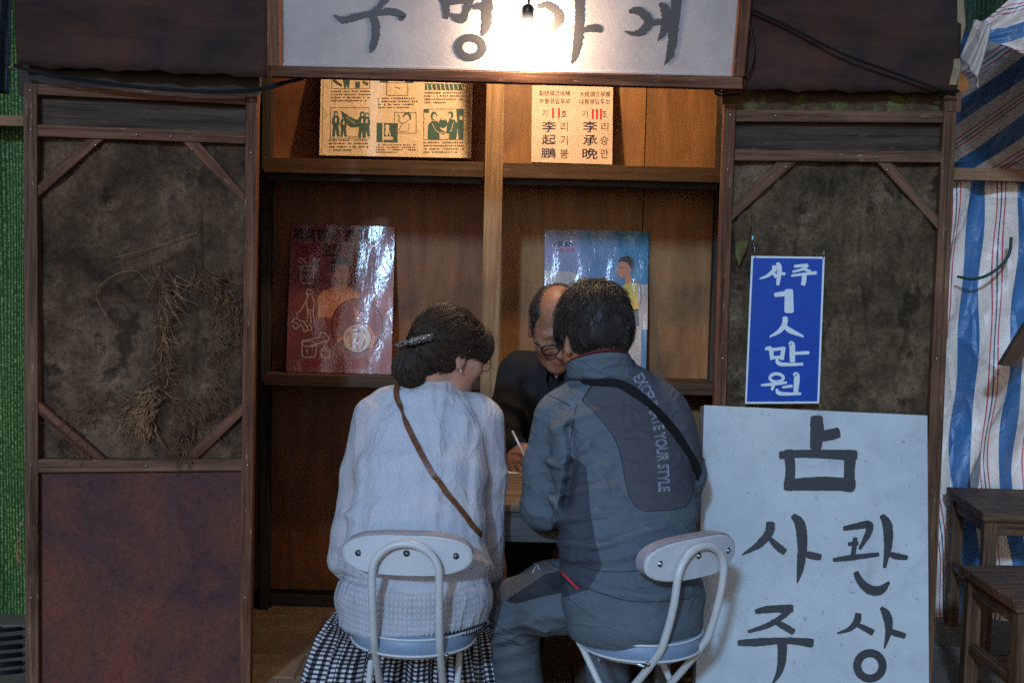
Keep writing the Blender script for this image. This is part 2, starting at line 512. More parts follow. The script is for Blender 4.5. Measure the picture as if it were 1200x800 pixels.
# back wall of two plywood sheets on dark boards
bw = box('back_wall', (XL - .05, BACK + .014, 0), (XR + .05, BACK + .05, 2.55), MT['dark_int'], booth)
xm = W(576, 300, BACK).x
slab('plywood_panel', [(XL, BACK, .06), (xm - .001, BACK, .06), (xm - .001, BACK, 2.54), (XL, BACK, 2.54)], .012, MT['ply_a'], bw, along=(0, 0, 1))
xc = W(752, 300, BACK).x
slab('plywood_panel', [(xm + .001, BACK, .06), (xc - .0015, BACK, .06), (xc - .0015, BACK, 2.54), (xm + .001, BACK, 2.54)], .012, MT['ply_b'], bw, along=(0, 0, 1))
slab('plywood_panel', [(xc + .0015, BACK + .001, .06), (XR, BACK + .001, .06), (XR, BACK + .001, 2.54), (xc + .0015, BACK + .001, 2.54)], .012, MT['ply_b'], bw, along=(0, 0, 1))
box('side_wall', (XL - .04, 3.905, 0), (XL, BACK + .012, 2.55), MT['dark_int'], booth, along=(0, 0, 1))
box('side_wall', (XR, 3.905, 0), (XR + .04, BACK + .012, 2.55), MT['dark_int'], booth, along=(0, 0, 1))
box('roof', (-1.75, 3.70, 2.552), (1.6, BACK + .1, 2.60), MT['dark_int'], booth)
# centre post and slim corner posts
SH = 4.50
pw = W(566, 300, SH).x, W(587, 300, SH).x
box('centre_post', (pw[0], SH - .012, 0), (pw[1], SH + .04, 2.55), MT['post'], booth)
p0 = W(305, 500, 4.74).x
box('corner_post', (p0, 4.74, 0), (p0 + .032, 4.80, 2.55), MT['cleat'], booth)
p1 = W(846, 300, 4.74).x
box('corner_post', (p1 - .03, 4.74, 0), (p1, 4.80, 2.55), MT['cleat'], booth)
# shelves
zt = z_at(576, 190.5, SH)
XSL, XSR = W(308, 300, SH).x, W(843, 300, SH).x
for xa, xb in ((XSL, pw[0] - .001), (pw[1] + .001, XSR)):
    s = box('shelf', (xa, SH + .02, zt - .022), (xb, BACK - .002, zt - .002), MT['shelf'], booth)
    box('shelf_lip', (xa, SH, zt - .052), (xb, SH + .019, zt), MT['shelf'], s)
    box('shelf_cleat', (xa + .01, SH + .03, zt - .075), (xb - .01, SH + .055, zt - .0225), MT['cleat'], s)
SM = 4.615
zm = z_at(400, 440, SM)
XML, XMR = W(309, 440, SM).x, W(842, 440, SM).x
for xa, xb in ((XML, pw[0] + .002), (pw[1] - .002, XMR)):
    s = box('shelf', (xa, SM + .016, zm - .02), (xb, BACK - .002, zm - .002), MT['shelf'], booth)
    box('shelf_lip', (xa, SM, zm - .042), (xb, SM + .015, zm), MT['shelf'], s)
zb = z_at(440, 706, 4.79)
box('baseboard', (p0 + .034, 4.785, zb - .022), (xm, BACK - .002, zb + .022), MT['cleat'], booth)
box('baseboard', (xm + .002, 4.785, zb - .022), (p1 - .032, BACK - .002, zb + .022), MT['cleat'], booth)

# ---- side doors
def cloth_panel(name, px, Y, mat, parent, seed, folds, amp=.018, nu=90, nv=110):
    """px: four corners TL TR BR BL of the sacking; folds: ridges (polyline px, width px, height m)"""
    r2 = np.random.default_rng(seed)
    ph = r2.uniform(0, 6.3, (7, 2)); fr = r2.uniform(2, 13, (7, 2)); am = r2.uniform(.3, 1, 7) / (1 + fr.sum(1) / 8)
    def fn(u, v):
        t = [(px[0][k] * (1 - u) + px[1][k] * u) * (1 - v) + (px[3][k] * (1 - u) + px[2][k] * u) * v for k in (0, 1)]
        h = sum(a * math.sin(f[0] * u + p[0] + 2 * math.sin(f[1] * v * .6 + p[1])) * math.cos(f[1] * v + p[1]) for a, f, p in zip(am, fr, ph)) * amp
        for path, w, hh in folds:
            d = min(segd(t, path[i], path[i + 1]) for i in range(len(path) - 1))
            h += hh * 1.3 * math.exp(-abs(d / w) ** 1.3)
        e = min(1, min(u, 1 - u, v, 1 - v) * 14)
        p = W(t[0], t[1], Y)
        p.y -= h * e
        return p, (p.x, p.z)
    return grid_surf(name, fn, nu, nv, mat, parent)
def segd(p, a, b):
    ax, ay = a; bx, by = b; dx, dy = bx - ax, by - ay
    t = max(0, min(1, ((p[0] - ax) * dx + (p[1] - ay) * dy) / (dx * dx + dy * dy + 1e-9)))
    return math.hypot(p[0] - ax - t * dx, p[1] - ay - t * dy)

dl = thing('door', W(160, 838, DOORY), None, None)
dl.parent = booth; dl.location = WL[dl.name] - WL[booth.name]
dl['label'] = 'door with root-hung dark sackcloth over a plum painted lower panel'
Fm, Fg = MT['frame'], MT['frame_grey']
pxslab('stile', [(27, 97.5), (43, 98.6), (45, 838), (30, 837)], DOORY, .036, Fg, dl)
pxslab('stile', [(288, 110), (302, 110.6), (292.5, 839), (279.5, 838)], DOORY, .036, Fm, dl)
pxslab('rail', [(43.3, 98.6), (287.7, 110), (287.7, 123), (43.3, 111)], DOORY + .003, .032, Fm, dl)
pxslab('rail', [(43.3, 146), (287.4, 155.5), (287.2, 168.5), (43.3, 160)], DOORY + .003, .032, Fm, dl)
pxslab('rail', [(44, 538), (283.6, 538), (283.4, 551.5), (44, 553.5)], DOORY + .003, .032, Fg, dl)
pxslab('rail', [(44.8, 824), (280, 824), (279.8, 837), (44.8, 837)], DOORY + .003, .032, Fm, dl)
for q in ([(101, 163), (121, 163.6), (43.6, 232), (43.6, 217)], [(214, 166.4), (234, 167.2), (286.6, 227), (286.4, 241)],
          [(44, 469), (44, 484), (102, 537.7), (124, 537.7)], [(284.4, 472), (284.2, 486.5), (231, 537.7), (209, 537.7)]):
    pxslab('corner_brace', q, DOORY + .006, .026, Fm, dl)
MT['upper'] = wood('dark_weathered_board', (.030, .020, .014), (.105, .066, .046), wear=(.16, .11, .08))
pxslab('upper_panel', [(40, 108), (290, 120), (290, 160), (40, 150)], DOORY + .030, .008, MT['upper'], dl)
pxslab('lower_panel', [(41, 548), (286, 546), (283, 830), (42, 830)], DOORY + .022, .008, MT['lower'], dl)
cloth_panel('sackcloth', [(38, 152), (292, 160), (288, 546), (40, 546)], DOORY + .034, MT['sack'], dl, 3,
            [([(232, 160), (236, 300), (225, 420), (232, 545)], 5, .012), ([(80, 357), (130, 335), (225, 285)], 5, .010), ([(110, 300), (180, 290), (230, 265)], 5, .008),
             ([(60, 220), (75, 290)], 12, .010), ([(180, 330), (190, 420), (150, 480)], 14, .014), ([(80, 480), (150, 475), (220, 500)], 10, .008)])
cloth_panel('sackcloth', [(233, 166), (291, 168), (288, 545), (222, 545)], DOORY + .026, MT['sack'], dl, 9,
            [([(245, 200), (240, 330), (250, 430)], 8, .010)], nu=24, nv=70)
# dangling root fibres
def roots(name, spots, parent, Y, mat):
    r2 = np.random.default_rng(21); paths, rad = [], []
    for (px, py, n, L, sx, sy, ang) in spots:
        for _ in range(n):
            x, y_ = px + r2.normal(0, sx), py + r2.normal(0, sy)
            a = ang + r2.normal(0, .45); l = L * r2.uniform(.4, 1.2); cv = r2.normal(0, .5)
            pp = []
            for t in np.linspace(0, 1, 6):
                pp.append(W(x + math.cos(a + cv * t) * l * t, y_ + math.sin(a + cv * t) * l * t, Y - .004 - .012 * math.sin(3 * t) * r2.uniform(.3, 1.4)))
            paths.append(pp); rad.append(np.linspace(.0011, .0004, 6) * r2.uniform(.8, 1.7))
    return tag(tubes(name, paths, rad, mat, parent, 4), kind='stuff')
roots('root_fibres', [(168, 484, 130, 26, 8, 10, 2.3), (176, 462, 60, 22, 6, 8, 2.1), (163, 498, 40, 26, 9, 4, 1.7), (196, 345, 26, 36, 8, 14, 1.0), (192, 400, 26, 26, 5, 26, 1.2)], dl, DOORY + .010, MT['root'])
roots('root_fibres', [(188, 345, 90, 30, 7, 18, .9), (188, 400, 110, 20, 5, 28, 1.2), (190, 430, 70, 20, 7, 14, .4), (240, 325, 70, 22, 10, 7, 1.2), (258, 348, 60, 18, 7, 8, 1.0), (274, 380, 70, 18, 6, 16, 1.7), (256, 425, 60, 18, 5, 24, 1.6),
                      (238, 472, 110, 20, 13, 8, 1.0), (220, 490, 90, 20, 8, 10, 1.4), (216, 524, 100, 20, 8, 9, 1.9), (120, 462, 40, 16, 14, 6, 1.2), (92, 484, 24, 22, 14, 5, 2.7), (92, 526, 20, 16, 8, 7, 1.0), (168, 482, 40, 20, 8, 10, 2.3)], dl, DOORY + .014, MT['root_dark'])
# wire loops on the sacking
tubes('loose_thread', [[W(x, y_, DOORY + .006) for x, y_ in catmull([(180, 340), (160, 318), (135, 322), (116, 336), (114, 350), (125, 372)], 6)],
                       [W(x, y_, DOORY + .006) for x, y_ in catmull([(134, 302), (180, 290), (232, 272)], 6)]], .0010, MT['root'], dl, 4)
tubes('root_fibres', [[W(x, y_, DOORY - .004) for x, y_ in catmull(p, 4)] for p in
      ([(27, 612), (20, 625), (24, 640), (19, 652), (26, 660)], [(26, 630), (18, 640), (22, 655), (19, 660)], [(26, 648), (20, 655), (24, 662)])], .0022, MT['root'], dl, 4)

dr = thing('door', W(965, 838, DOORY))
dr.parent = booth; dr.location = WL[dr.name] - WL[booth.name]
dr['label'] = 'door of brown wrinkled sackcloth with the blue price sign hanging on it'
pxslab('stile', [(849, 122), (862.5, 122.4), (838, 838), (824, 838)], DOORY, .036, Fm, dr)
pxslab('stile', [(1107, 112), (1122, 113), (1091, 838), (1073, 838)], DOORY, .036, Fg, dr)
pxslab('rail', [(863, 129), (1106, 130.5), (1105.4, 144), (862.4, 142.5)], DOORY + .003, .032, Fg, dr)
pxslab('rail', [(861.2, 175.5), (1104, 177.6), (1103.4, 190.5), (860.8, 188.4)], DOORY + .003, .032, Fg, dr)
pxslab('rail', [(850, 538), (1088, 541), (1087.5, 554), (849.5, 551)], DOORY + .003, .032, Fm, dr)
for q in ([(910, 190.2), (933, 190.4), (857.8, 258.5), (858.4, 242.5)], [(1029, 191), (1046, 191.2), (1099.5, 254), (1099, 269)]):
    pxslab('corner_brace', q, DOORY + .006, .026, Fg, dr)
pxslab('upper_panel', [(858, 138), (1110, 140), (1108, 182), (857, 180)], DOORY + .030, .008, MT['upper'], dr)
pxslab('lower_panel', [(848, 548), (1090, 550), (1078, 832), (836, 832)], DOORY + .022, .008, MT['lower'], dr)
cloth_panel('sackcloth', [(855, 180), (1108, 182), (1092, 552), (846, 550)], DOORY + .034, MT['sack2'], dr, 14,
            [([(905, 205), (925, 240), (928, 300)], 7, .014), ([(968, 215), (972, 300)], 6, .016), ([(1005, 200), (1002, 300), (1010, 400)], 6, .018), ([(1035, 220), (1060, 290), (1045, 345), (1050, 400)], 8, .018),
             ([(985, 240), (980, 330), (1000, 450)], 9, .014), ([(1080, 240), (1060, 330)], 9, .012), ([(1015, 400), (1025, 480)], 8, .014), ([(880, 210), (895, 300)], 9, .01), ([(950, 300), (990, 380), (985, 470)], 6, .014), ([(1060, 380), (1040, 440), (1060, 520)], 7, .014), ([(975, 200), (955, 260)], 5, .012), ([(1020, 240), (1018, 340)], 4, .012)], amp=.022)
pxslab('leaf_scrap', [(866, 252), (878, 245), (881, 262), (876, 290), (866, 312), (862, 300), (861, 270)], DOORY - .004, .002, MT['moss'], dr)
# nail heads in the frames
nail_m = None
for x, y_, par in ((35, 106, dl), (295, 118, dl), (160, 158, dl), (200, 160, dl), (294, 179, dl), (36, 152, dl), (36, 545, dl), (290, 545, dl), (112, 170, dl), (225, 175, dl), (171, 546, dl), (36, 700, dl), (287, 700, dl),
                   (856, 135, dr), (1113, 126, dr), (909, 136, dr), (1027, 184, dr), (853, 199, dr), (921, 196, dr), (1040, 199, dr), (1108, 268, dr), (847, 420, dr), (1098, 420, dr)):
    p = W(x, y_, DOORY - .0006)
    o = lathe('nail_head', [(.0034, 0), (.0032, .0012), (.001, .0018)], p, (0, -1, 0), MT['metal'], par, 8)
# boards above the doors and hanging tar paper
pxslab('head_board', [(21, 60), (306, 74), (303, 120), (22, 112)], DOORY + .038, .03, MT['dark_int'], booth)
pxslab('head_board', [(846, 96), (1124, 100), (1121, 136), (846, 134)], DOORY + .037, .022, MT['moss'], booth)
def tar_sheet(name, px, Y, seed, curl):
    r2 = np.random.default_rng(seed); ph = r2.uniform(0, 6.3, 8)
    def fn(u, v):
        t = [(px[0][k] * (1 - u) + px[1][k] * u) * (1 - v) + (px[3][k] * (1 - u) + px[2][k] * u) * v for k in (0, 1)]
        if v == 1: t[1] += 2.2 * math.sin(u * 37 + ph[0]) * math.sin(u * 13 + ph[1])
        h = .006 * math.sin(9 * u + ph[2] + 3 * v) + .004 * math.sin(17 * v + ph[3] + 2 * math.sin(4 * u)) + curl * max(0, v - .8) ** 2 * 25 * math.sin(5 * u + ph[4])
        p = W(t[0], t[1], Y); p.y -= h + .006
        return p, (p.x, p.z)
    return grid_surf(name, fn, 40, 26, MT['tar'], booth, thick=.003)
tar_sheet('tar_paper', [(18, -190), (312, -190), (314, 91), (20, 77)], DOORY - .016, 4, .008)
tar_sheet('tar_paper', [(862, -190), (1134, -190), (1121, 109), (872, 106)], DOORY - .016, 5, .004)
pxslab('torn_edge', [(1128, -20), (1132, 30), (1124, 60), (1126, 80), (1121, 100), (1112, 100), (1117, 80), (1119, 50), (1122, 20), (1122, -20)], DOORY - .030, .002, MT['tan'], booth)
pxslab('bracket_plate', [(1110, 106), (1127, 106), (1126, 132), (1110, 131)], DOORY - .003, .003, MT['frame_grey'], booth)
pxslab('brick_scrap', [(1121, 104), (1124, 84), (1132, 90), (1137, 102), (1126, 113)], DOORY + .03, .03, plain('orange_scrap', (.35, .12, .035), .8, .2, .3), booth)

# ---- lettering brushed in px coordinates of the photograph onto a plane
def brush_mesh(strokes, to3d, nrm, lift=.0012, jit=.6, seed=1):
    r2 = np.random.default_rng(seed); VV, FF = [], []
    for si, st in enumerate(strokes):
        P = np.array([(s[0], s[1]) for s in st], float); Wd = np.array([s[2] for s in st], float)
        closed = len(st) > 3 and np.hypot(*(P[0] - P[-1])) < 1e-6
        C = catmull(np.column_stack([P[:-1] if closed else P, Wd[:-1] if closed else Wd]), 9, closed)
        if closed: C = np.vstack([C, C[:1]])
        T = np.gradient(C[:, :2], axis=0)
        if closed: T[0] = T[-1] = C[1, :2] - C[-2, :2]
        T /= np.linalg.norm(T, axis=1, keepdims=True) + 1e-9
        Nn = np.column_stack([-T[:, 1], T[:, 0]])
        w = np.maximum(C[:, 2], .4) / 2
        rows_ = []; cap = .45
        def push(p): VV.append(Vector(to3d(p[0], p[1])) + nrm * (lift + si * .00012)); return len(VV) - 1
        if not closed:
            for k in (60, 40, 20):
                a = math.radians(k)
                c0 = C[0, :2] - T[0] * w[0] * math.sin(a) * cap
                rows_.append((push(c0 - Nn[0] * w[0] * math.cos(a)), push(c0 + Nn[0] * w[0] * math.cos(a))))
        for i in range(len(C)):
            j1, j2 = r2.normal(0, jit, 2) if not closed else r2.normal(0, jit * .6, 2)
            rows_.append((push(C[i, :2] - Nn[i] * (w[i] + j1 * min(1, w[i] / 4))), push(C[i, :2] + Nn[i] * (w[i] + j2 * min(1, w[i] / 4)))))
        if not closed:
            for k in (20, 40, 60):
                a = math.radians(k)
                c0 = C[-1, :2] + T[-1] * w[-1] * math.sin(a) * cap
                rows_.append((push(c0 - Nn[-1] * w[-1] * math.cos(a)), push(c0 + Nn[-1] * w[-1] * math.cos(a))))
        for a, b in zip(rows_[:-1], rows_[1:]): FF.append((a[0], a[1], b[1], b[0]))
    return VV, FF
def ring(cx, cy, rx, ry, w, n=10):
    return [(cx + rx * math.cos(2 * math.pi * k / n), cy + ry * math.sin(2 * math.pi * k / n), w) for k in range(n)] + [(cx + rx, cy, w)]
def letters(glyphs, org, scale, to3d, nrm, mat, parent, name='letter', jit=.6, lift=.0012, bold=1.0):
    for i, g in enumerate(glyphs):
        st = [[(org[0] + x / scale, org[1] + y_ / scale, w / scale) for x, y_, w in s] for s in g]
        st = [[(a, b, w * bold) for a, b, w in q] for q in st]
        V, F = brush_mesh(st, to3d, nrm, lift, jit, i + 3)
        pyd(name, V, F, mat, parent)

# ---- overhead sign
SY = 3.76
sign = thing('shop_sign', W(596, 100, SY), 'long framed pale sign with brushed black Korean letters over the booth opening', 'sign')
pxslab('sign_board', [(318, -175), (882, -175), (862, 94), (322, 82)], SY + .012, .012, MT['canvas'], sign, along=(1, 0, 0))
pxslab('frame_bar', [(316, 78), (870, 90.5), (870.5, 104.5), (316, 89.5)], SY - .022, .045, Fm, sign)
pxslab('frame_bar', [(310, -188), (326, -188), (327.6, 77.8), (313.5, 77.6)], SY - .019, .042, Fm, sign)
pxslab('frame_bar', [(882.5, -188), (898, -188), (872.5, 90), (859, 89.6)], SY - .019, .042, Fm, sign)
pxslab('frame_bar', [(310, -202), (898, -202), (898, -188.5), (310, -188.5)], SY - .022, .045, Fm, sign)
pxslab('lit_edge_strip', [(327.8, 74), (859, 86.5), (859, 90), (327.8, 77.6)], SY + .004, .008, MT['canvas'], sign)  # pale strip: bulb light on the lower bar's top face, put in as colour
sgn = lambda x, y_: W(x, y_, SY + .012)
NF = Vector((0, -1, 0))
letters([
    [[(300, -170, 40), (430, -175, 45), (450, -90, 50), (390, 0, 42), (345, 50, 34), (300, 76, 20)],
     [(62, 100, 12), (120, 128, 40), (200, 112, 42), (280, 92, 36), (360, 80, 40), (450, 78, 42), (500, 105, 44), (480, 130, 18)],
     [(305, 95, 50), (328, 160, 52), (325, 240, 46), (308, 305, 38), (292, 338, 12)]],
    [[(745, -60, 44), (768, 10, 50), (780, 70, 44), (778, 118, 30)], [(940, -60, 44), (928, 20, 46), (900, 90, 40), (895, 130, 30)],
     [(760, -70, 40), (850, -85, 44), (940, -70, 40)], [(800, 22, 30), (860, 8, 40), (925, 8, 30)], [(812, 95, 20), (860, 122, 56), (905, 112, 40)],
     [(950, 55, 20), (990, 46, 38), (1030, 52, 40)], [(1046, -170, 60), (1046, -20, 58), (1042, 90, 58), (1036, 170, 52), (1012, 230, 14)],
     ring(936, 305, 78, 62, 44)],
], (380, 0), 5.4545, sgn, NF, MT['ink_sign'], sign, jit=.45, bold=1.08)
letters([
    [[(168, 35, 16), (210, 28, 30), (255, 55, 42), (268, 95, 44), (240, 135, 32), (186, 156, 8)],
     [(368, -150, 46), (370, 0, 44), (366, 100, 38), (358, 200, 40), (345, 270, 26), (328, 308, 5)], [(372, 162, 10), (395, 145, 24), (430, 138, 36), (458, 142, 36), (468, 155, 18)]],
    [[(612, 58, 18), (645, 52, 36), (690, 80, 42), (704, 112, 40), (670, 155, 36), (630, 165, 22), (590, 154, 6)],
     [(760, 20, 20), (782, 45, 40), (790, 90, 42), (778, 150, 36), (748, 200, 4)], [(722, 118, 20), (748, 108, 28), (782, 110, 26)],
     [(838, -150, 48), (838, 0, 46), (828, 100, 44), (820, 190, 42), (806, 270, 32), (780, 316, 4)]],
], (590, 0), 4.138, sgn, NF, MT['ink_sign'], sign, jit=.45, bold=1.08)

def bulb_mat(name, watts, r, col):
    m = M(name)
    e = m.n('Emission', {'Color': col, 'Strength': watts / (math.pi * 4 * math.pi * r * r)})
    m.t.links.new(e, m.out.inputs[0]); return m.m
def light_bulb(loc, r, watts, label, col, top):
    b = thing('light_bulb', loc, label, 'light bulb')
    L = Vector(loc)
    lathe('glass', [(.004, -r * 1.02), (r * .55, -r * .86), (r * .92, -r * .4), (r, 0), (r * .88, r * .5), (r * .5, r * 1.05), (r * .42, r * 1.35)], L, (0, 0, 1), bulb_mat('bulb_glow', watts, r, col), b, 20)
    lathe('socket', [(r * .50, r * 1.36), (r * .62, r * 1.4), (r * .62, r * 2.6), (r * .4, r * 2.9), (.004, r * 3.0)], L, (0, 0, 1), MT['black_plastic'], b, 16)
    tube('flex', catmull([L + Vector((0, 0, r * 2.9)), L + Vector((.002, .01, r * 4)), Vector(top)], 6), .0032, MT['cable'], b)
    return b
light_bulb(W(618, 40, 3.722), .028, BULB_W, 'glowing bare light bulb hanging in front of the overhead sign', (1.0, .76, .52), W(622, -170, 3.70))
light_bulb(Vector((.02, 4.16, 2.20)), .030, INNER_W, 'bare light bulb glowing inside the booth behind the overhead sign', (1.0, .70, .42), (.02, 4.16, 2.55))

# ---- cables
cb = lambda pts, Yf, r, label: tag(tube('power_cable', [W(x, y_, Yf(x)) for x, y_ in catmull(pts, 8)], r, MT['cable'], None, 6), label, 'cable')
cb([(16, 76), (50, 86), (100, 93), (150, 100), (190, 104), (250, 107), (300, 104), (330, 97), (352, 92)], lambda x: 3.805 if x < 300 else 3.81, .0042, 'twin black cable sagging above the door hung with roots')
cb([(16, 78), (60, 90), (110, 97), (160, 103), (210, 107), (262, 109), (305, 106), (338, 97), (356, 93)], lambda x: 3.80, .0036, 'thinner black cable running beside the sagging one into the booth')
cb([(878, 10), (930, 34), (985, 62), (1050, 86), (1100, 104), (1124, 107)], lambda x: 3.80, .0042, 'black cable slanting down across the tar paper beside the sign')
cb([(880, 30), (884, 60), (878, 84), (862, 99), (848, 108), (838, 106), (843, 112), (866, 110)], lambda x: 3.795, .0035, 'loop of black cable hanging off the lower corner of the sign')

# ---- blue price sign
BY = 3.835
ps = thing('price_sign', W(917, 473, BY), 'blue hanging sign with white Korean price lettering on the sackcloth', 'sign')
pxslab('sign_plate', [(880.5, 299.8), (966.5, 301), (960, 472.5), (873, 473)], BY, .003, MT['blue'], ps)
b0 = [(880.5, 299.8), (966.5, 301), (960, 472.5), (873, 473)]
b1 = [(882.6, 302.2), (964.2, 303.2), (957.8, 470.2), (875.2, 470.6)]
for i in range(4):
    j = (i + 1) % 4
    pxslab('border_line', [b0[i], b0[j], b1[j], b1[i]], BY - .0008, .0006, MT['signwhite'], ps, bevel=0)
letters([
    [[(190, 128, 18), (186, 148, 17), (158, 172, 12), (122, 186, 6)], [(178, 152, 8), (198, 176, 16)], [(204, 114, 14), (212, 130, 19), (212, 165, 18), (205, 214, 12)], [(210, 162, 9), (238, 163, 12)]],
    [[(284, 128, 11), (342, 122, 12)], [(345, 122, 12), (325, 140, 11), (276, 154, 8)], [(318, 138, 8), (358, 152, 12)], [(270, 172, 9), (330, 164, 11), (385, 158, 13)], [(330, 168, 16), (328, 196, 18), (324, 214, 16)]],
    [[(192, 262, 16), (256, 254, 22)], [(258, 242, 32), (258, 338, 37)]],
    [[(241, 368, 20), (236, 400, 20), (212, 432, 16), (168, 458, 6)], [(234, 402, 10), (262, 428, 20), (325, 456, 8)]],
    [[(148, 514, 10), (172, 516, 18), (178, 562, 14)], [(165, 520, 12), (232, 512, 13)], [(232, 508, 16), (224, 562, 17)], [(176, 556, 13), (226, 553, 12)], [(258, 490, 10), (272, 496, 22), (274, 572, 20)], [(278, 536, 12), (350, 532, 13)], [(200, 560, 8), (206, 578, 16), (230, 587, 14), (322, 586, 11)]],
    [ring(200, 650, 31, 19, 12), [(128, 684, 8), (180, 680, 12), (246, 672, 10)], [(186, 680, 14), (178, 706, 10)], [(228, 694, 8), (272, 688, 12)], [(278, 634, 8), (294, 640, 22), (290, 716, 18)], [(200, 702, 8), (208, 720, 16), (240, 725, 13), (312, 724, 10)]],
], (860, 280), 4.0, lambda x, y_: W(x, y_, BY), NF, MT['signwhite'], ps, jit=.12, bold=1.22)
for q in ([W(885.5, 303, BY - .002), W(884.5, 292, BY), W(882, 279, BY + .01)], [W(965, 303, BY - .002), W(965.5, 296, BY), W(966, 286, BY + .012)]): tube('hanging_wire', q, .0012, MT['metal'], ps, 5)
lathe('screw_cap', [(.003, 0), (.003, .010), (.001, .012)], W(882, 281, BY - .004), (0, 0, 1), plain('pale_blue_cap', (.25, .6, .75), .4), ps, 8)

# ---- white calligraphy board leaning on the door
bT, bB = W(956, 481, 3.775), None
z_top = bT.z
p_bot = Vector((bT.x, 3.50, .0))
bdir = (bT - p_bot).normalized()
bn = Vector((1, 0, 0)).cross(bdir).normalized()
if bn.y > 0: bn = -bn
BP = lambda x, y_: WP(x, y_, bT, bn)
bl, br_ = BP(812, 900), BP(1090, 900)
def on_floor(x_top, x_bot):
    a, b = BP(*x_top), BP(*x_bot)
    t = a.z / (a.z - b.z)
    return a + (b - a) * t
BL, BR = on_floor((825, 475), (815, 800)), on_floor((1087, 487), (1089, 800))
wb = thing('calligraphy_board', ((BL + BR) / 2), 'tall white board with big brushed Korean letters leaning on the door', 'sign board')
slab('board_panel', [BP(825, 474.5), BP(1087, 486.5), BR, BL], .014, MT['board'], wb)
slab('board_edge', [BP(821.5, 475.5), BP(824.6, 475), BL + Vector((-.0006, 0, 0)), BL + Vector((-.008, 0, 0))], .020, MT['board_edge'], wb)
letters([
    [[(358, 90, 30), (360, 130, 34), (356, 170, 28)], [(366, 142, 22), (390, 136, 28), (416, 130, 26)],
     [(262, 190, 20), (330, 186, 20), (462, 190, 26)], [(284, 180, 26), (288, 230, 24), (284, 280, 26)], [(448, 186, 30), (446, 240, 26), (442, 282, 30)], [(276, 270, 26), (360, 266, 34), (456, 268, 32)]],
    [[(235, 372, 22), (232, 395, 22), (205, 428, 18), (160, 456, 4)], [(232, 412, 10), (252, 432, 18), (272, 448, 18)],
     [(296, 352, 14), (314, 375, 26), (320, 430, 24), (315, 490, 18), (307, 530, 4)], [(320, 452, 12), (345, 458, 18), (368, 463, 16)]],
    [[(432, 386, 12), (465, 380, 16), (498, 376, 20), (496, 400, 16), (474, 440, 8)], [(444, 428, 10), (468, 425, 12)], [(462, 412, 12), (456, 458, 12)], [(404, 470, 10), (450, 464, 14), (524, 455, 10)],
     [(534, 352, 14), (548, 378, 24), (550, 430, 20), (540, 490, 8)], [(546, 452, 10), (572, 460, 16), (600, 464, 12)], [(464, 504, 14), (476, 528, 18), (502, 550, 24), (530, 550, 22), (552, 530, 8)]],
    [[(196, 608, 12), (230, 602, 18), (292, 600, 20)], [(286, 602, 18), (262, 625, 14), (228, 645, 14), (176, 662, 8)], [(238, 632, 8), (264, 644, 16), (296, 662, 16)],
     [(150, 692, 14), (200, 690, 20), (280, 686, 16), (346, 692, 22)], [(266, 694, 24), (266, 730, 22), (258, 770, 16), (240, 802, 4)]],
    [[(470, 615, 16), (466, 635, 18), (446, 655, 12), (414, 666, 4)], [(462, 642, 8), (482, 650, 14), (508, 664, 16)],
     [(532, 598, 10), (546, 618, 22), (552, 655, 18), (540, 706, 4)], [(548, 658, 10), (570, 666, 16), (594, 673, 14)], ring(501, 753, 34, 34, 20)],
], (800, 450), 2.285, BP, bn, MT['ink'], wb, jit=.18, bold=1.1)

# ================================================================== posters on the shelves
def font_mesh(text, extrude=0.0, shear=0.0, outline=0.0, bold=0.0, spacing=1.0):
    cu = bpy.data.curves.new('lettering', 'FONT')
    cu.body = text; cu.size = 1.0; cu.shear = shear; cu.resolution_u = 3; cu.space_character = spacing
    if outline:
        cu.fill_mode = 'NONE'; cu.bevel_depth = outline; cu.bevel_resolution = 0
    else:
        cu.fill_mode = 'FRONT'; cu.offset = bold
    o = bpy.data.objects.new('lettering', cu); COL.objects.link(o)
    dg = bpy.context.evaluated_depsgraph_get()
    me = bpy.data.meshes.new_from_object(o.evaluated_get(dg))
    bpy.data.objects.remove(o); bpy.data.curves.remove(cu)
    V = np.empty(len(me.vertices) * 3, np.float32); me.vertices.foreach_get('co', V); V = V.reshape(-1, 3)
    F = [tuple(p.vertices) for p in me.polygons]
    bpy.data.meshes.remove(me)
    return V, F
def fit_text(name, text, rect, to3d, nrm, mat, parent, lift=.0014, **k):
    V, F = font_mesh(text, **k)
    lo, hi = V.min(0), V.max(0)
    x0, y0, x1, y1 = rect
    Q = [Vector(to3d(x0 + (v[0] - lo[0]) / max(hi[0] - lo[0], 1e-6) * (x1 - x0), y1 + (v[1] - lo[1]) / max(hi[1] - lo[1], 1e-6) * (y0 - y1))) + nrm * lift for v in V]
    return pyd(name, Q, F, mat, parent)
def mk_paper(name, c1, c2, rough=.6, crumple=.35):
    m = M(name); o = m.ob(); n = m.noise(o, 10, 5, .6, .3); w = m.vor(m.map(o, (14, 14, 14)), 1, 'DISTANCE_TO_EDGE')
    c = m.ramp(n, [(.3, c1), (.7, c2)])
    h = m.mth('ADD', m.ramp(w, [(0, 1.0), (.12, 0.0)]), n)
    return m.fin(c, rough, m.bump(h, crumple, .003), .3)
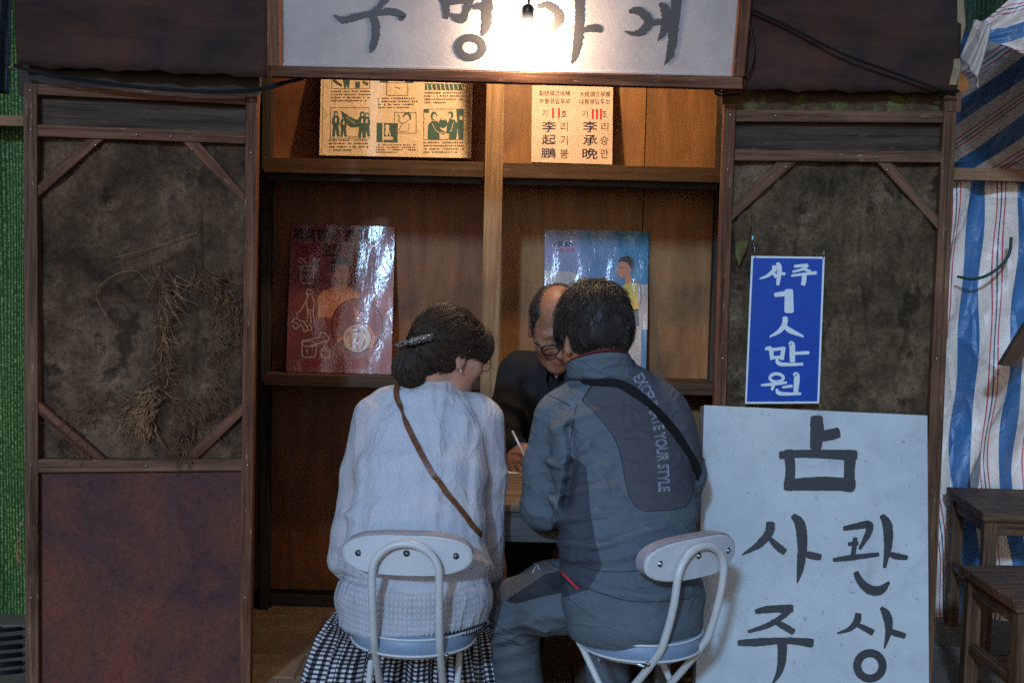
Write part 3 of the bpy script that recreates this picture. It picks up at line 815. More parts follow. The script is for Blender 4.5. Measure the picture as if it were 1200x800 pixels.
def mk_sleeve():
    m = M('clear_plastic_sleeve'); o = m.ob()
    a = m.noise(m.map(o, (34, 34, 7)), 1, 4, .65, 1.2); b = m.noise(m.map(o, (60, 60, 26)), 1, 2, .5)
    h = m.mth('ADD', a, m.mth('MULTIPLY', b, .35))
    nb = m.bump(h, .20, .006)
    g = m.n('BsdfGlossy', {'Color': (1, 1, 1), 'Roughness': .11, 'Normal': nb})
    t = m.n('BsdfTransparent')
    fr = m.n('Fresnel', {'IOR': 1.45, 'Normal': nb})
    f = m.mth('MULTIPLY', fr, 1.25, clamp=True)
    mx = m.n('MixShader', {0: f, 1: t, 2: g})
    m.t.links.new(mx, m.out.inputs[0]); return m.m
MT['sleeve'] = mk_sleeve()
def flat(name, col, rough=.6): return plain(name, col, rough, .25, .15, 50)
MT['p_comic'] = mk_paper('yellowed_newsprint', (.60, .44, .27), (.72, .54, .35))
MT['p_elect'] = mk_paper('pinkish_poster_paper', (.62, .41, .30), (.72, .50, .37))
MT['p_red'] = mk_paper('maroon_poster_print', (.17, .040, .045), (.25, .065, .065), .5, .1)
MT['p_blue'] = mk_paper('blue_poster_print', (.055, .13, .25), (.075, .18, .33), .5, .1)
MT['g_ink'] = flat('green_print_ink', (.05, .10, .08)); MT['t_ink'] = flat('text_print_ink', (.11, .075, .045))
MT['d_ink'] = flat('navy_print_ink', (.018, .014, .035)); MT['n_ink'] = flat('grey_print_ink', (.075, .05, .045)); MT['r_ink'] = flat('red_print_ink', (.45, .012, .02))
MT['skin_print'] = flat('printed_skin', (.52, .20, .11)); MT['skin_dark'] = flat('printed_skin_shade', (.38, .10, .06)); MT['hair_print'] = flat('printed_hair', (.02, .012, .012))
MT['w_print'] = flat('printed_white', (.50, .42, .40)); MT['wl_print'] = flat('printed_white_line', (.55, .45, .42)); MT['dl_print'] = flat('printed_dark_line', (.035, .012, .014))
MT['mar2'] = flat('printed_bright_red', (.22, .025, .03))
MT['yel'] = flat('printed_yellow', (.55, .38, .06)); MT['lil'] = flat('printed_lilac', (.20, .21, .34)); MT['grey_p'] = flat('printed_grey', (.13, .12, .13)); MT['beige_p'] = flat('printed_beige', (.40, .34, .30)); MT['cyan_p'] = flat('printed_teal', (.02, .17, .30))
def poster(name, px, Yb, Yt, mat, label, cat='poster', thick=.003):
    bl_, tl_ = W(*px[3], Yb), W(*px[0], Yt)
    up = (tl_ - bl_); ax = (W(*px[2], Yb) - bl_)
    n = ax.cross(up).normalized()
    if n.y > 0: n = -n
    to3d = lambda x, y_: WP(x, y_, bl_, n)
    root = thing(name, (bl_ + W(*px[2], Yb)) / 2, label, cat)
    slab('sheet', [to3d(*p) for p in px], thick, mat, root, bevel=.0006)
    return root, to3d, n
def art(name, shapes, org, s, to3d, n, parent, lift=.0006):
    """shapes: ('p', mat, polygon) or ('s', mat, stroke with widths)"""
    for k, (kind, mt, pts) in enumerate(shapes):
        if kind == 'p':
            V = [Vector(to3d(org[0] + x / s, org[1] + y_ / s)) + n * (lift + k * .00010) for x, y_ in pts]
            o = pyd(name, V, [tuple(range(len(V)))], MT[mt], parent)
        else:
            st = [[(org[0] + x / s, org[1] + y_ / s, w / s) for x, y_, w in q] for q in pts]
            for q in ([[x] for x in st] if name == 'printed_picture' else [st]):
                V, F = brush_mesh(q, to3d, n, lift + k * .00010, .0, k)
                pyd(name, V, F, MT[mt], parent)
def sleeve(px, to3d, n, parent, lift=.005):
    def fn(u, v):
        t = [(px[0][k] * (1 - u) + px[1][k] * u) * (1 - v) + (px[3][k] * (1 - u) + px[2][k] * u) * v for k in (0, 1)]
        p = Vector(to3d(*t)) + n * (lift + .0015 * math.sin(23 * u + 4 * v) * math.sin(9 * v + 2))
        return p, (p.x, p.z)
    return grid_surf('plastic_sleeve', fn, 30, 40, MT['sleeve'], parent)
def circ(cx, cy, rx, ry=None, n=20): ry = ry or rx; return [(cx + rx * math.cos(2 * math.pi * k / n), cy + ry * math.sin(2 * math.pi * k / n)) for k in range(n)]
def textrows(name, rects, to3d, n, mat, parent, seed=2):
    r2 = np.random.default_rng(seed); V, F = [], []
    for (x0, y0, x1, y1, rows_) in rects:
        for r_ in range(rows_):
            yy = y0 + (y1 - y0) * (r_ + .5) / rows_; hh = (y1 - y0) / rows_ * .27
            x = x0; end = x1 - (r2.uniform(.1, .5) * (x1 - x0) if r_ == rows_ - 1 else 0)
            while x < end:
                w = r2.uniform(1.0, 2.2)
                if r2.random() < .86:
                    b = len(V); h2 = hh * r2.uniform(.6, 1.1)
                    V += [Vector(to3d(a, c)) + n * .0008 for a, c in ((x, yy - h2), (x + w, yy - h2), (x + w, yy + h2), (x, yy + h2))]
                    F.append((b, b + 1, b + 2, b + 3))
                x += w + r2.uniform(.45, .9)
    return tag(pyd(name, V, F, mat, parent), kind='stuff')

# newsprint comic sheet
px = [(377, 45), (555, 50), (552, 185.5), (374, 182)]
cm, T3, n3 = poster('comic_sheet', px, 4.70, 4.785, MT['p_comic'], 'yellowed newsprint comic sheet with green pictures leaning on the upper shelf')
sc6, og = 6.316, (370, 85)
def sk(m, *st): return ('s', m, list(st))
def fr(x0, y0, x1, y1, w=3): return sk('t_ink', [(x0, y0, w), (x1, y0, w)], [(x1, y0, w), (x1, y1, w)], [(x1, y1, w), (x0, y1, w)], [(x0, y1, w), (x0, y0, w)])
soldier = lambda x, y_, s: [('p', 'g_ink', [(x - 20 * s, y_ + 10 * s), (x - 12 * s, y_ - 2 * s), (x + 12 * s, y_ - 2 * s), (x + 20 * s, y_ + 10 * s), (x + 24 * s, y_ + 52 * s), (x + 16 * s, y_ + 60 * s), (x + 22 * s, y_ + 130 * s), (x + 6 * s, y_ + 132 * s), (x, y_ + 80 * s), (x - 8 * s, y_ + 132 * s), (x - 24 * s, y_ + 130 * s), (x - 18 * s, y_ + 60 * s), (x - 26 * s, y_ + 48 * s)]),
                                ('p', 'g_ink', circ(x, y_ - 14 * s, 14 * s, 16 * s, 10)), ('p', 'p_comic', circ(x + 1 * s, y_ - 9 * s, 8 * s, 9 * s, 8)), ('p', 'p_comic', [(x - 4 * s, y_ + 14 * s), (x + 6 * s, y_ + 16 * s), (x + 4 * s, y_ + 44 * s), (x - 8 * s, y_ + 40 * s)])]
art('printed_picture', [fr(108, 262, 396, 488, 4)] + soldier(150, 320, 1.2) + soldier(208, 345, 1.0) + soldier(345, 325, 1.2) + soldier(378, 330, 1.1) +
    [('p', 'g_ink', [(190, 292), (230, 318), (300, 352), (318, 345), (322, 405), (262, 405), (225, 372), (205, 330)]), sk('p_comic', [(225, 330, 4), (290, 380, 4)]), sk('g_ink', [(190, 290, 4), (240, 318, 4)], [(230, 470, 2), (318, 478, 2)])], og, sc6, T3, n3, cm)
art('printed_picture', [('p', 'g_ink', [(452, 373), (608, 376), (606, 520), (450, 516)]), ('p', 'p_comic', [(494, 376), (506, 376), (505, 510), (493, 510)]), ('p', 'p_comic', [(506, 474), (572, 476), (572, 500), (506, 498)]),
    ('p', 'p_comic', circ(530, 405, 16, 20, 10)), ('p', 'p_comic', [(512, 440), (520, 424), (545, 424), (556, 470), (548, 472), (540, 440), (532, 470), (520, 470)]), sk('t_ink', [(575, 380, 4), (575, 515, 4)]), fr(583, 297, 744, 450, 4),
    sk('g_ink', [(645, 330, 8), (668, 306, 16), (695, 316, 14), (702, 348, 10)], [(610, 316, 4), (626, 340, 4), (612, 356, 4), (640, 375, 4), (672, 366, 4), (690, 350, 4)], [(640, 378, 3), (622, 420, 3), (632, 438, 3), (684, 428, 3), (692, 380, 3)])], og, sc6, T3, n3, cm)
art('printed_picture', [('p', 'g_ink', [(800, 272), (838, 272), (838, 300), (800, 300)]), fr(800, 272, 1092, 498, 4), ('p', 'g_ink', [(1040, 275), (1092, 275), (1090, 498), (1058, 498)])] +
    [('p', 'g_ink', [(832, 388), (860, 358), (900, 362), (924, 420), (960, 442), (950, 460), (915, 450), (918, 496), (828, 494)]), ('p', 'g_ink', circ(874, 322, 24, 32, 12)), ('p', 'p_comic', circ(880, 330, 15, 22, 10)),
     ('p', 'g_ink', [(975, 380), (990, 345), (1025, 350), (1052, 380), (1048, 440), (1040, 496), (985, 496), (988, 450), (962, 452), (968, 430)]), ('p', 'g_ink', circ(998, 316, 22, 28, 12)), ('p', 'p_comic', circ(990, 322, 13, 19, 10)),
     ('p', 'g_ink', circ(942, 378, 34, 34, 12)), ('p', 'p_comic', circ(940, 336, 16, 20, 10)), ('p', 'p_comic', circ(1076, 338, 13, 18, 10)), ('p', 'p_comic', circ(818, 336, 12, 18, 10)), sk('p_comic', [(860, 380, 5), (900, 440, 5), (950, 448, 6)], [(1020, 370, 5), (1000, 440, 5)])], og, sc6, T3, n3, cm)
art('printed_picture', [fr(120, -20, 400, 122, 4), ('p', 'g_ink', [(200, 55), (252, 58), (248, 118), (238, 118), (232, 90), (226, 118), (214, 118)]), ('p', 'g_ink', [(292, 70), (328, 68), (326, 118), (296, 118)]), sk('t_ink', [(135, 60, 22), (190, 100, 18)], [(350, 70, 18), (385, 90, 22)]),
    fr(525, 78, 682, 172, 4), sk('g_ink', [(480, 65, 24), (530, 70, 14)], [(670, 68, 20), (720, 72, 16)], [(590, 112, 6), (625, 118, 6)]), ('p', 'g_ink', [(808, 82), (1095, 88), (1094, 134), (808, 130)]), sk('p_comic', *[[(825 + 32 * k, 92, 7), (832 + 32 * k, 128, 7)] for k in range(9)])], og, sc6, T3, n3, cm)
tr = lambda a: [(og[0] + q[0] / sc6, og[1] + q[1] / sc6, og[0] + q[2] / sc6, og[1] + q[3] / sc6, q[4]) for q in a]
textrows('small_print', tr([(112, 130, 400, 222, 4), (460, 182, 745, 272, 4), (805, 140, 1095, 236, 4), (100, 490, 388, 588, 4), (448, 528, 735, 600, 4), (798, 508, 1085, 602, 4)]), T3, n3, MT['t_ink'], cm)
art('margin_line', [sk('t_ink', [(58, 40, 3), (46, 590, 3)], [(1140, 90, 3), (1132, 628, 3)])], og, sc6, T3, n3, cm)

# election poster
px = [(624, 60), (719, 63), (717.5, 193), (622.5, 190)]
el, T3, n3 = poster('election_poster', px, 4.70, 4.78, MT['p_elect'], 'pink paper poster with red tally bars and two columns of names on the upper shelf')
R = lambda a, b, c, d: (615 + a / 8, 95 + b / 8, 615 + c / 8, 95 + d / 8)
for t_, r_, mk, bd in [('副統領立候補', (135, 92, 425, 140), 'n_ink', .0), ('부통령입후보', (135, 165, 425, 215), 'n_ink', .0), ('大統領立候補', (515, 98, 800, 150), 'n_ink', 0), ('대통령입후보', (512, 170, 798, 220), 'n_ink', 0),
                   ('기', (160, 272, 210, 335), 'n_ink', 0), ('호', (338, 275, 395, 338), 'n_ink', 0), ('기', (535, 275, 588, 342), 'n_ink', 0), ('호', (722, 278, 772, 342), 'n_ink', 0),
                   ('李', (160, 378, 292, 478), 'd_ink', .008), ('起', (160, 502, 292, 598), 'd_ink', .008), ('鵬', (152, 628, 290, 722), 'd_ink', .008), ('李', (545, 378, 680, 482), 'd_ink', .008), ('承', (545, 508, 680, 605), 'd_ink', .008), ('晩', (538, 632, 682, 732), 'd_ink', .008),
                   ('리', (335, 388, 402, 470), 'n_ink', 0), ('기', (335, 512, 402, 598), 'n_ink', 0), ('붕', (330, 638, 408, 725), 'n_ink', 0), ('리', (715, 388, 782, 470), 'n_ink', 0), ('승', (708, 512, 785, 598), 'n_ink', 0), ('만', (712, 638, 780, 722), 'n_ink', 0)]:
    fit_text('letter', t_, R(*r_), T3, n3, MT[mk], el, bold=bd)
for x in (265, 320, 637, 676, 713):
    art('tally_bar', [('p', 'r_ink', [(x - 9, 256 + (x > 400) * 8), (x + 9, 256 + (x > 400) * 8), (x + 9, 350 + (x > 400) * 10), (x - 9, 350 + (x > 400) * 10)])], (615, 95), 8, T3, n3, el, .0009)

# maroon fitness poster
px = [(341, 262.5), (463, 266), (458.5, 438.5), (335, 435.5)]
rp, T3, n3 = poster('illustrated_poster', px, 4.695, 4.802, MT['p_red'], 'maroon poster of a bare-chested figure with white line drawings on the lower shelf')
o7, s7 = (330, 255), 4.207
art('printed_patch', [('p', 'mar2', [(75, 135), (190, 128), (190, 192), (70, 196)]), ('p', 'mar2', [(100, 700), (230, 705), (225, 735), (95, 728)]), ('p', 'mar2', [(300, 700), (430, 690), (420, 742), (300, 738)])], o7, s7, T3, n3, rp)
fit_text('letter', '체력향상', (330 + 55 / s7, 255 + 52 / s7, 330 + 285 / s7, 255 + 118 / s7), T3, n3, MT['dl_print'], rp, bold=.03)
fit_text('letter', '조국', (330 + 310 / s7, 255 + 60 / s7, 330 + 432 / s7, 255 + 124 / s7), T3, n3, MT['dl_print'], rp, bold=.03)
fit_text('letter', '으로', (330 + 195 / s7, 255 + 132 / s7, 330 + 300 / s7, 255 + 190 / s7), T3, n3, MT['dl_print'], rp, bold=.03)
fit_text('letter', '이', (330 + 328 / s7, 255 + 132 / s7, 330 + 385 / s7, 255 + 194 / s7), T3, n3, MT['dl_print'], rp, bold=.03)
art('printed_figure', [('p', 'skin_print', [(178, 490), (176, 400), (190, 372), (235, 350), (272, 335), (275, 300), (318, 302), (320, 335), (360, 358), (380, 380), (384, 420), (300, 420), (258, 470), (250, 492)]),
    ('p', 'skin_print', circ(296, 268, 37, 52, 18)), ('p', 'hair_print', [(250, 268), (244, 225), (256, 202), (296, 192), (334, 202), (346, 232), (340, 268), (332, 268), (328, 238), (300, 228), (268, 236), (262, 268)]),
    ('p', 'skin_dark', [(272, 318), (318, 320), (310, 330), (284, 330)]), sk('dl_print', [(276, 262, 5), (292, 262, 5)], [(304, 262, 5), (320, 264, 5)], [(288, 302, 4), (308, 302, 4)], [(300, 268, 2), (296, 288, 3)]),
    sk('skin_dark', [(215, 390, 4), (250, 412, 6), (290, 400, 4)], [(205, 400, 3), (212, 470, 4)]), sk('r_ink', [(285, 304, 3), (308, 304, 3)])], o7, s7, T3, n3, rp)
art('printed_figure', [('p', 'p_red', circ(372, 530, 126, 130, 30)), sk('dl_print', ring(372, 530, 126, 130, 5, 24)), ('p', 'skin_print', [(270, 608), (300, 580), (310, 598), (282, 612)]), ('p', 'skin_print', [(355, 440), (385, 470), (400, 520), (440, 540), (462, 590), (448, 640), (430, 645), (436, 590), (405, 560), (365, 500)]),
    ('p', 'w_print', circ(372, 594, 70, 70, 26)), sk('dl_print', ring(372, 594, 70, 70, 3, 20)), sk('skin_dark', [(350, 540, 8), (385, 552, 8), (360, 566, 8), (392, 560, 6)], [(318, 590, 8), (335, 562, 7), (340, 600, 9), (345, 645, 8)], [(378, 592, 8), (370, 620, 9), (378, 655, 8)], [(410, 600, 8), (405, 625, 8), (392, 648, 7)], [(402, 560, 4), (420, 582, 4)])], o7, s7, T3, n3, rp)
wl = lambda *p: [(x, y_, 4.5) for x, y_ in p]
art('line_drawing', [sk('wl_print', wl((95, 240), (98, 312), (125, 326), (155, 316), (158, 262)), ring(130, 250, 36, 12, 4), wl((84, 208), (100, 200), (124, 238)), wl((84, 208), (112, 240)), wl((164, 200), (184, 208), (150, 244)), wl((164, 200), (140, 240)), wl((150, 248), (172, 260), (150, 272)), wl((110, 285), (122, 295)), wl((135, 285), (138, 300)))], o7, s7, T3, n3, rp)
art('line_drawing', [sk('wl_print', wl((120, 372), (134, 352), (154, 372), (120, 378)), wl((130, 380), (122, 420), (130, 460), (126, 512)), wl((148, 380), (162, 420), (156, 462), (164, 524)), wl((125, 455), (160, 458)), wl((122, 410), (90, 462), (72, 470), (82, 490)), wl((140, 462), (146, 520)),
    wl((50, 520), (60, 500), (75, 496), (92, 510), (110, 512), (124, 540)), wl((52, 530), (70, 548), (95, 532), (112, 552)), wl((106, 540), (110, 562), (126, 558)), wl((132, 530), (130, 552), (146, 554), (144, 532), (132, 530)), wl((62, 515), (82, 528)), wl((92, 520), (104, 540)))], o7, s7, T3, n3, rp)
art('line_drawing', [sk('wl_print', wl((100, 615), (104, 680), (135, 688), (166, 680), (170, 625)), ring(136, 622, 34, 14, 4), wl((100, 608), (182, 590), (190, 572), (208, 568), (228, 584), (224, 606), (140, 632)), wl((196, 650), (200, 686), (232, 688), (236, 652)), ring(216, 650, 20, 6, 4), wl((226, 606), (206, 645)), wl((125, 650), (128, 668)))], o7, s7, T3, n3, rp)
art('pin_hole', [('p', 'dl_print', circ(128, 335, 9, 9, 10))], o7, s7, T3, n3, rp)
sleeve(px, T3, n3, rp)
tube('hanging_ring', [Vector(T3(330 + (312 + 10 * math.cos(a)) / s7, 255 + (30 + 9 * math.sin(a)) / s7)) for a in np.linspace(0, 6.28, 12, endpoint=False)], .0012, MT['metal'], rp, 5, True)

# blue 1968 poster
px = [(638.5, 269), (760.5, 271.5), (757, 446), (636.5, 444)]
bp, T3, n3 = poster('illustrated_poster', px, 4.695, 4.802, MT['p_blue'], 'blue 1968 poster of a figure in yellow shirt standing behind the men')
o8, s8 = (630, 260), 4.443
art('printed_patch', [('p', 'lil', [(38, 46), (200, 48), (240, 300), (36, 300)]), ('p', 'cyan_p', [(400, 52), (578, 56), (574, 330), (470, 310)]), ('p', 'beige_p', [(34, 252), (170, 258), (300, 330), (300, 420), (34, 400)]), ('p', 'beige_p', [(520, 330), (574, 324), (572, 560), (530, 560)]),
    ('p', 'beige_p', [(470, 535), (540, 545), (536, 800), (470, 800)]), sk('grey_p', *[[(540 + 9 * k, 380, 2), (538 + 9 * k, 470, 2)] for k in range(4)])], o8, s8, T3, n3, bp)
fit_text('letter', '1968', (630 + 80 / s8, 260 + 100 / s8, 630 + 188 / s8, 260 + 130 / s8), T3, n3, MT['hair_print'], bp, bold=.03, shear=.3)
fit_text('letter', '가족계획', (630 + 85 / s8, 260 + 138 / s8, 630 + 190 / s8, 260 + 158 / s8), T3, n3, MT['r_ink'], bp, bold=.01)
art('printed_figure', [('p', 'grey_p', [(476, 440), (530, 445), (548, 560), (476, 565)]), ('p', 'yel', [(430, 345), (455, 322), (488, 305), (524, 318), (536, 370), (530, 400), (526, 455), (470, 458), (440, 400)]), ('p', 'skin_print', [(452, 310), (466, 270), (492, 280), (488, 308), (470, 322)]),
    ('p', 'skin_print', circ(448, 250, 36, 44, 16)), ('p', 'hair_print', [(414, 212), (430, 186), (470, 176), (500, 192), (504, 225), (494, 248), (482, 240), (470, 214), (440, 206)]), sk('hair_print', [(424, 238, 4), (438, 236, 4)], [(420, 262, 3), (432, 264, 3)], [(436, 350, 3), (432, 395, 3), (462, 392, 3), (466, 352, 3)], [(470, 458, 5), (528, 456, 5)], [(536, 330, 3), (538, 400, 3), (530, 440, 3)])], o8, s8, T3, n3, bp)
rr = [(630 + 482 / s8, 260 + (540 + 22 * k) / s8, 630 + 522 / s8, 260 + (552 + 22 * k) / s8, 1) for k in range(11)]
textrows('small_print', rr, T3, n3, MT['t_ink'], bp, 5)
sleeve(px, T3, n3, bp)
tube('hanging_ring', [Vector(T3(630 + (296 + 9 * math.cos(a)) / s8, 260 + (38 + 8 * math.sin(a)) / s8)) for a in np.linspace(0, 6.28, 12, endpoint=False)], .0012, MT['metal'], bp, 5, True)

# ================================================================== green netting at the left edge
def mk_net(name, c1, c2, dens):
    m = M(name); uv = m.uv()
    a = m.noise(m.map(uv, (60 * dens, 190 * dens, 1)), 1, 2, .5); b = m.noise(m.map(uv, (240 * dens, 60 * dens, 1)), 1, 2, .5)
    big = m.noise(uv, 5, 3, .6)
    rib = m.n('TexWave', {'Vector': uv, 'Scale': 26.0 * dens, 'Distortion': .6}, out=1, bands_direction='X')
    f = m.mth('MULTIPLY', m.mth('MULTIPLY', a, b), m.mth('MULTIPLY_ADD', rib, .7, .6))
    c = m.ramp(f, [(.16, tuple(x * .35 for x in c1)), (.28, c1), (.42, c2)])
    c = m.mix(m.ramp(big, [(.4, 0.0), (.7, .5)]), c, tuple(x * .4 for x in c1))
    return m.fin(c, .7, m.bump(f, .5, .002), .3)
MT['net'] = mk_net('green_shade_net', (.034, .105, .014), (.28, .35, .11), 1.0)
MT['net_dark'] = mk_net('dark_green_net', (.014, .04, .012), (.04, .085, .03), .6)
MT['net_black'] = mk_net('black_net', (.010, .016, .020), (.03, .05, .05), .6)
def net_sheet(name, x0, x1, z0, z1, Y, mat, label, pleat=.015, cat='netting', yslope=0.0):
    def fn(u, v):
        x = x0 + (x1 - x0) * u; z = z1 + (z0 - z1) * v
        h = pleat * math.sin(x * 34 + 1.5 * math.sin(z * 2.1)) + pleat * .5 * math.sin(x * 71 + z * 3)
        return Vector((x, Y + h + yslope * v, z)), (x, z)
    o = grid_surf(name, fn, 60, 30, mat)
    return tag(o, label, cat)
net_sheet('shade_net', -3.4, -1.50, .0, 2.9, 4.60, MT['net'], 'bright green shade netting hanging beside the booth')
xr0 = W(20, 140, 4.50).x
rl = box('rail', (-3.4, 4.50, z_at(5, 140, 4.5) - .022), (xr0 + .12, 4.54, z_at(5, 140, 4.5) + .014), MT['rail'])
tag(rl, 'brown wooden rail across the green netting', 'rail')
def fold_net():
    def fn(u, v):
        p = W(-40 + 52 * u, -80 + 190 * v, 4.15); p.y += .012 * math.sin(20 * u + 3 * v)
        return p, (p.x, p.z)
    o = grid_surf('black_net', fn, 20, 40, MT['net_black'], thick=.004)
    return tag(o, 'folded black netting hanging at the upper edge of the green net', 'netting')
fold_net()
tubes('twine_end', [[W(x, y_, 4.1) for x, y_ in catmull([(10, 80), (16, 77), (20, 82)], 4)]], .003, MT['tan'])
tag(bpy.data.objects['twine_end'], 'short pale twine tied at the black net', 'twine')
gr = thing('drain_grate', WZ(4, 765, 0.0), 'dark iron drain grate in the paving under the green netting', 'grate')
for k in range(6):
    a = WZ(-30, 742 + 10 * k, .004); b = WZ(26, 736 + 10 * k, .004)
    tube('bar', [a, b], .009, MT['black_plastic'], gr, 6)

# ================================================================== striped tarpaulin
def mk_tarp(name, tint):
    m = M(name); uv = m.uv(); o = m.ob()
    x = m.sep(uv)[0]
    f = m.mth('FRACT', m.mth('ADD', m.mth('DIVIDE', x, .185), 20.0))
    w_ = (.93 * tint[0], .74 * tint[1], .62 * tint[2]); b_ = (.055 * tint[0], .165 * tint[1], .36 * tint[2]); r_ = (.62 * tint[0], .085 * tint[1], .11 * tint[2]); n_ = (.09, .09, .18)
    c = m.ramp(f, [(0, b_), (.37, w_), (.585, r_), (.612, w_), (.665, n_), (.695, w_), (.745, r_), (.772, w_)], 'CONSTANT')
    g = m.noise(o, 4, 5, .65); d = m.noise(o, 30, 4, .65, .5)
    c = m.mix(m.ramp(g, [(.42, 0.0), (.75, .4)]), c, (.10, .085, .08))
    wv = m.n('TexChecker', {'Vector': m.map(uv, (1, 1, 1)), 'Scale': 420.0, 'Color1': (1, 1, 1, 1), 'Color2': (.8, .8, .8, 1)})
    c = m.mix(.35, c, wv, 'MULTIPLY')
    v = m.vor(m.map(o, (9, 9, 5)), 1, 'DISTANCE_TO_EDGE')
    h = m.mth('ADD', m.ramp(v, [(0, 1.0), (.15, 0.0)]), m.mth('MULTIPLY', d, .8))
    return m.fin(c, .38, m.bump(h, .55, .010), .45)
MT['tarp'], MT['tarp2'] = mk_tarp('striped_tarpaulin', (1, 1, 1)), mk_tarp('faded_striped_tarpaulin', (.62, .6, .6))
TY = 4.95
tx0 = W(1133, 250, TY).x
tp = thing('tarpaulin', (1.9, TY, 0), 'blue and white striped tarpaulin with red lines hanging behind the stools', 'tarpaulin')
zt1 = z_at(1150, 205, TY)
def tarp_fn(u, v):
    x = 1.52 + 1.5 * u; z = zt1 * (1 - v)
    wob = .018 * math.sin(5 * z + 1.2) * math.sin(2 * z) + .012 * math.sin(9 * z + 3 * u)
    h = .030 * math.sin(x * 17 + 1.6 * math.sin(z * 2.5)) + .018 * math.sin(z * 9 + x * 6) + .012 * math.sin(x * 41 - z * 15)
    out = .16 * max(0, v - .55) ** 1.5 / .3
    return Vector((x + wob, TY - h - out, z + .012)), (x - tx0, z)
grid_surf('hanging_sheet', tarp_fn, 90, 90, MT['tarp'], tp)
zr = z_at(1160, 205, 4.9)
box('top_rail', (1.50, 4.86, zr - .024), (3.0, 4.90, zr + .022), MT['rail'], tp)
pxslab('grey_patch', [(1138, 577), (1137, 562), (1143, 545), (1150, 523), (1149, 545), (1147, 568), (1143, 579)], TY - .14, .003, plain('grey_patch', (.2, .2, .21), .7, .3, .3), tp)
# awning sheet above the rail, with its folded-over edge
aw = thing('awning_tarpaulin', W(1170, 200, 4.8), 'grimy striped tarpaulin awning sloping above the hanging one', 'tarpaulin')
def sheet(name, c, mat, ang, parent, amp, seed, nu=50, nv=40, us=1.0):
    r2 = np.random.default_rng(seed); ph = r2.uniform(0, 6, 6)
    P = [W(*q) for q in c]
    def fn(u, v):
        p = (P[0] * (1 - u) + P[1] * u) * (1 - v) + (P[3] * (1 - u) + P[2] * u) * v
        a = (c[0][0] * (1 - u) + c[1][0] * u) * (1 - v) + (c[3][0] * (1 - u) + c[2][0] * u) * v
        b = (c[0][1] * (1 - u) + c[1][1] * u) * (1 - v) + (c[3][1] * (1 - u) + c[2][1] * u) * v
        s = (a * math.cos(ang) + b * math.sin(ang)) / 310 * us
        t = (-a * math.sin(ang) + b * math.cos(ang)) / 310
        h = amp * (math.sin(7 * u + 5 * v + ph[0]) + .6 * math.sin(15 * v - 6 * u + ph[1]) + .4 * math.sin(29 * v + 9 * u + ph[2]))
        return p + Vector((0, -h, h * .5)), (s, t)
    return grid_surf(name, fn, nu, nv, mat, parent)
sheet('sloping_sheet', [(1108, 60, 4.45), (1300, -90, 4.35), (1300, 214, 4.92), (1108, 212, 4.92)], MT['tarp2'], .95, aw, .012, 3)
sheet('sloping_sheet', [(1146, 32, 4.18), (1300, -110, 4.1), (1300, 106, 4.14), (1158, 50, 4.16)], MT['tarp'], 1.35, aw, .008, 8)
def flap():
    c = [(1140, 24), (1160, 30), (1146, 104), (1126, 70)]
    def fn(u, v):
        t = [(c[0][k] * (1 - u) + c[1][k] * u) * (1 - v) + (c[3][k] * (1 - u) + c[2][k] * u) * v for k in (0, 1)]
        p = W(t[0], t[1], 4.12); p.y -= .03 * math.sin(3.1 * u) + .012 * math.sin(14 * u + 5 * v)
        return p, (.09 + .01 * u, v)
    return grid_surf('folded_edge', fn, 16, 20, MT['tarp2'], aw, thick=.003)
flap()
net_sheet('dark_net', 1.2, 3.4, 1.2, 3.2, 5.3, MT['net_dark'], 'dark green netting seen above the tarpaulin awning', .02)
hp = tube('green_cord', [W(x, y_, TY - .09) for x, y_ in catmull([(1122, 324), (1140, 327), (1158, 322), (1174, 310), (1183, 296), (1185, 278)], 6)], .006, plain('green_cord', (.008, .05, .03), .5), None, 6)
tag(hp, 'dark green cord curving across the striped tarpaulin', 'cord')
wa = pxslab('wooden_arm', [(1173, 428), (1190, 429.5), (1240, 372), (1240, 330), (1200, 384)], 4.55, .04, MT['stool'])
tag(wa, 'dark wooden arm jutting in front of the striped tarpaulin', 'wood')

# ================================================================== stools
def stool(name, A, B, z, wid, label, mat):
    e = (A - B); e.z = 0; dep = e.length; rot = math.atan2(e.y, e.x) - math.pi / 2
    root = thing(name, (0, 0, 0), label, 'stool', 'dark wooden stools by the tarpaulin')
    th, lw, i_ = .030, .044, .012
    box('seat', (0, 0, z - th), (wid, dep, z), mat, root, along=(1, 0, 0), bevel=.003)
    for lx in (i_, wid - i_ - lw):
        for ly in (i_, dep - i_ - lw):
            box('leg', (lx, ly, 0), (lx + lw, ly + lw, z - th - .0005), mat, root, along=(0, 0, 1), bevel=.003)
    for ly in (i_ + .008, dep - i_ - lw + .008):
        box('apron', (i_ + lw + .0005, ly, z - th - .05), (wid - i_ - lw - .0005, ly + .02, z - th - .0008), mat, root)
        box('stretcher', (i_ + lw + .0005, ly, z * .32), (wid - i_ - lw - .0005, ly + .022, z * .32 + .03), mat, root)
    for lx in (i_ + .008, wid - i_ - lw + .008):
        box('apron', (lx, i_ + lw + .0005, z - th - .05), (lx + .02, dep - i_ - lw - .0005, z - th - .0008), mat, root)
        box('stretcher', (lx, i_ + lw + .0005, z * .42), (lx + .022, dep - i_ - lw - .0005, z * .42 + .03), mat, root)
    root.location = (B.x, B.y, 0); root.rotation_euler = (0, 0, rot)
stool('stool', WZ(1124, 661, .45), WZ(1192, 706, .45), .45, .40, 'dark wooden stool nearest the viewer beside the calligraphy board', MT['stool'])
stool('stool', WZ(1109, 570, .52), WZ(1152, 601, .52), .52, .50, 'dark wooden stool against the striped tarpaulin, behind the other stool', MT['stool'])

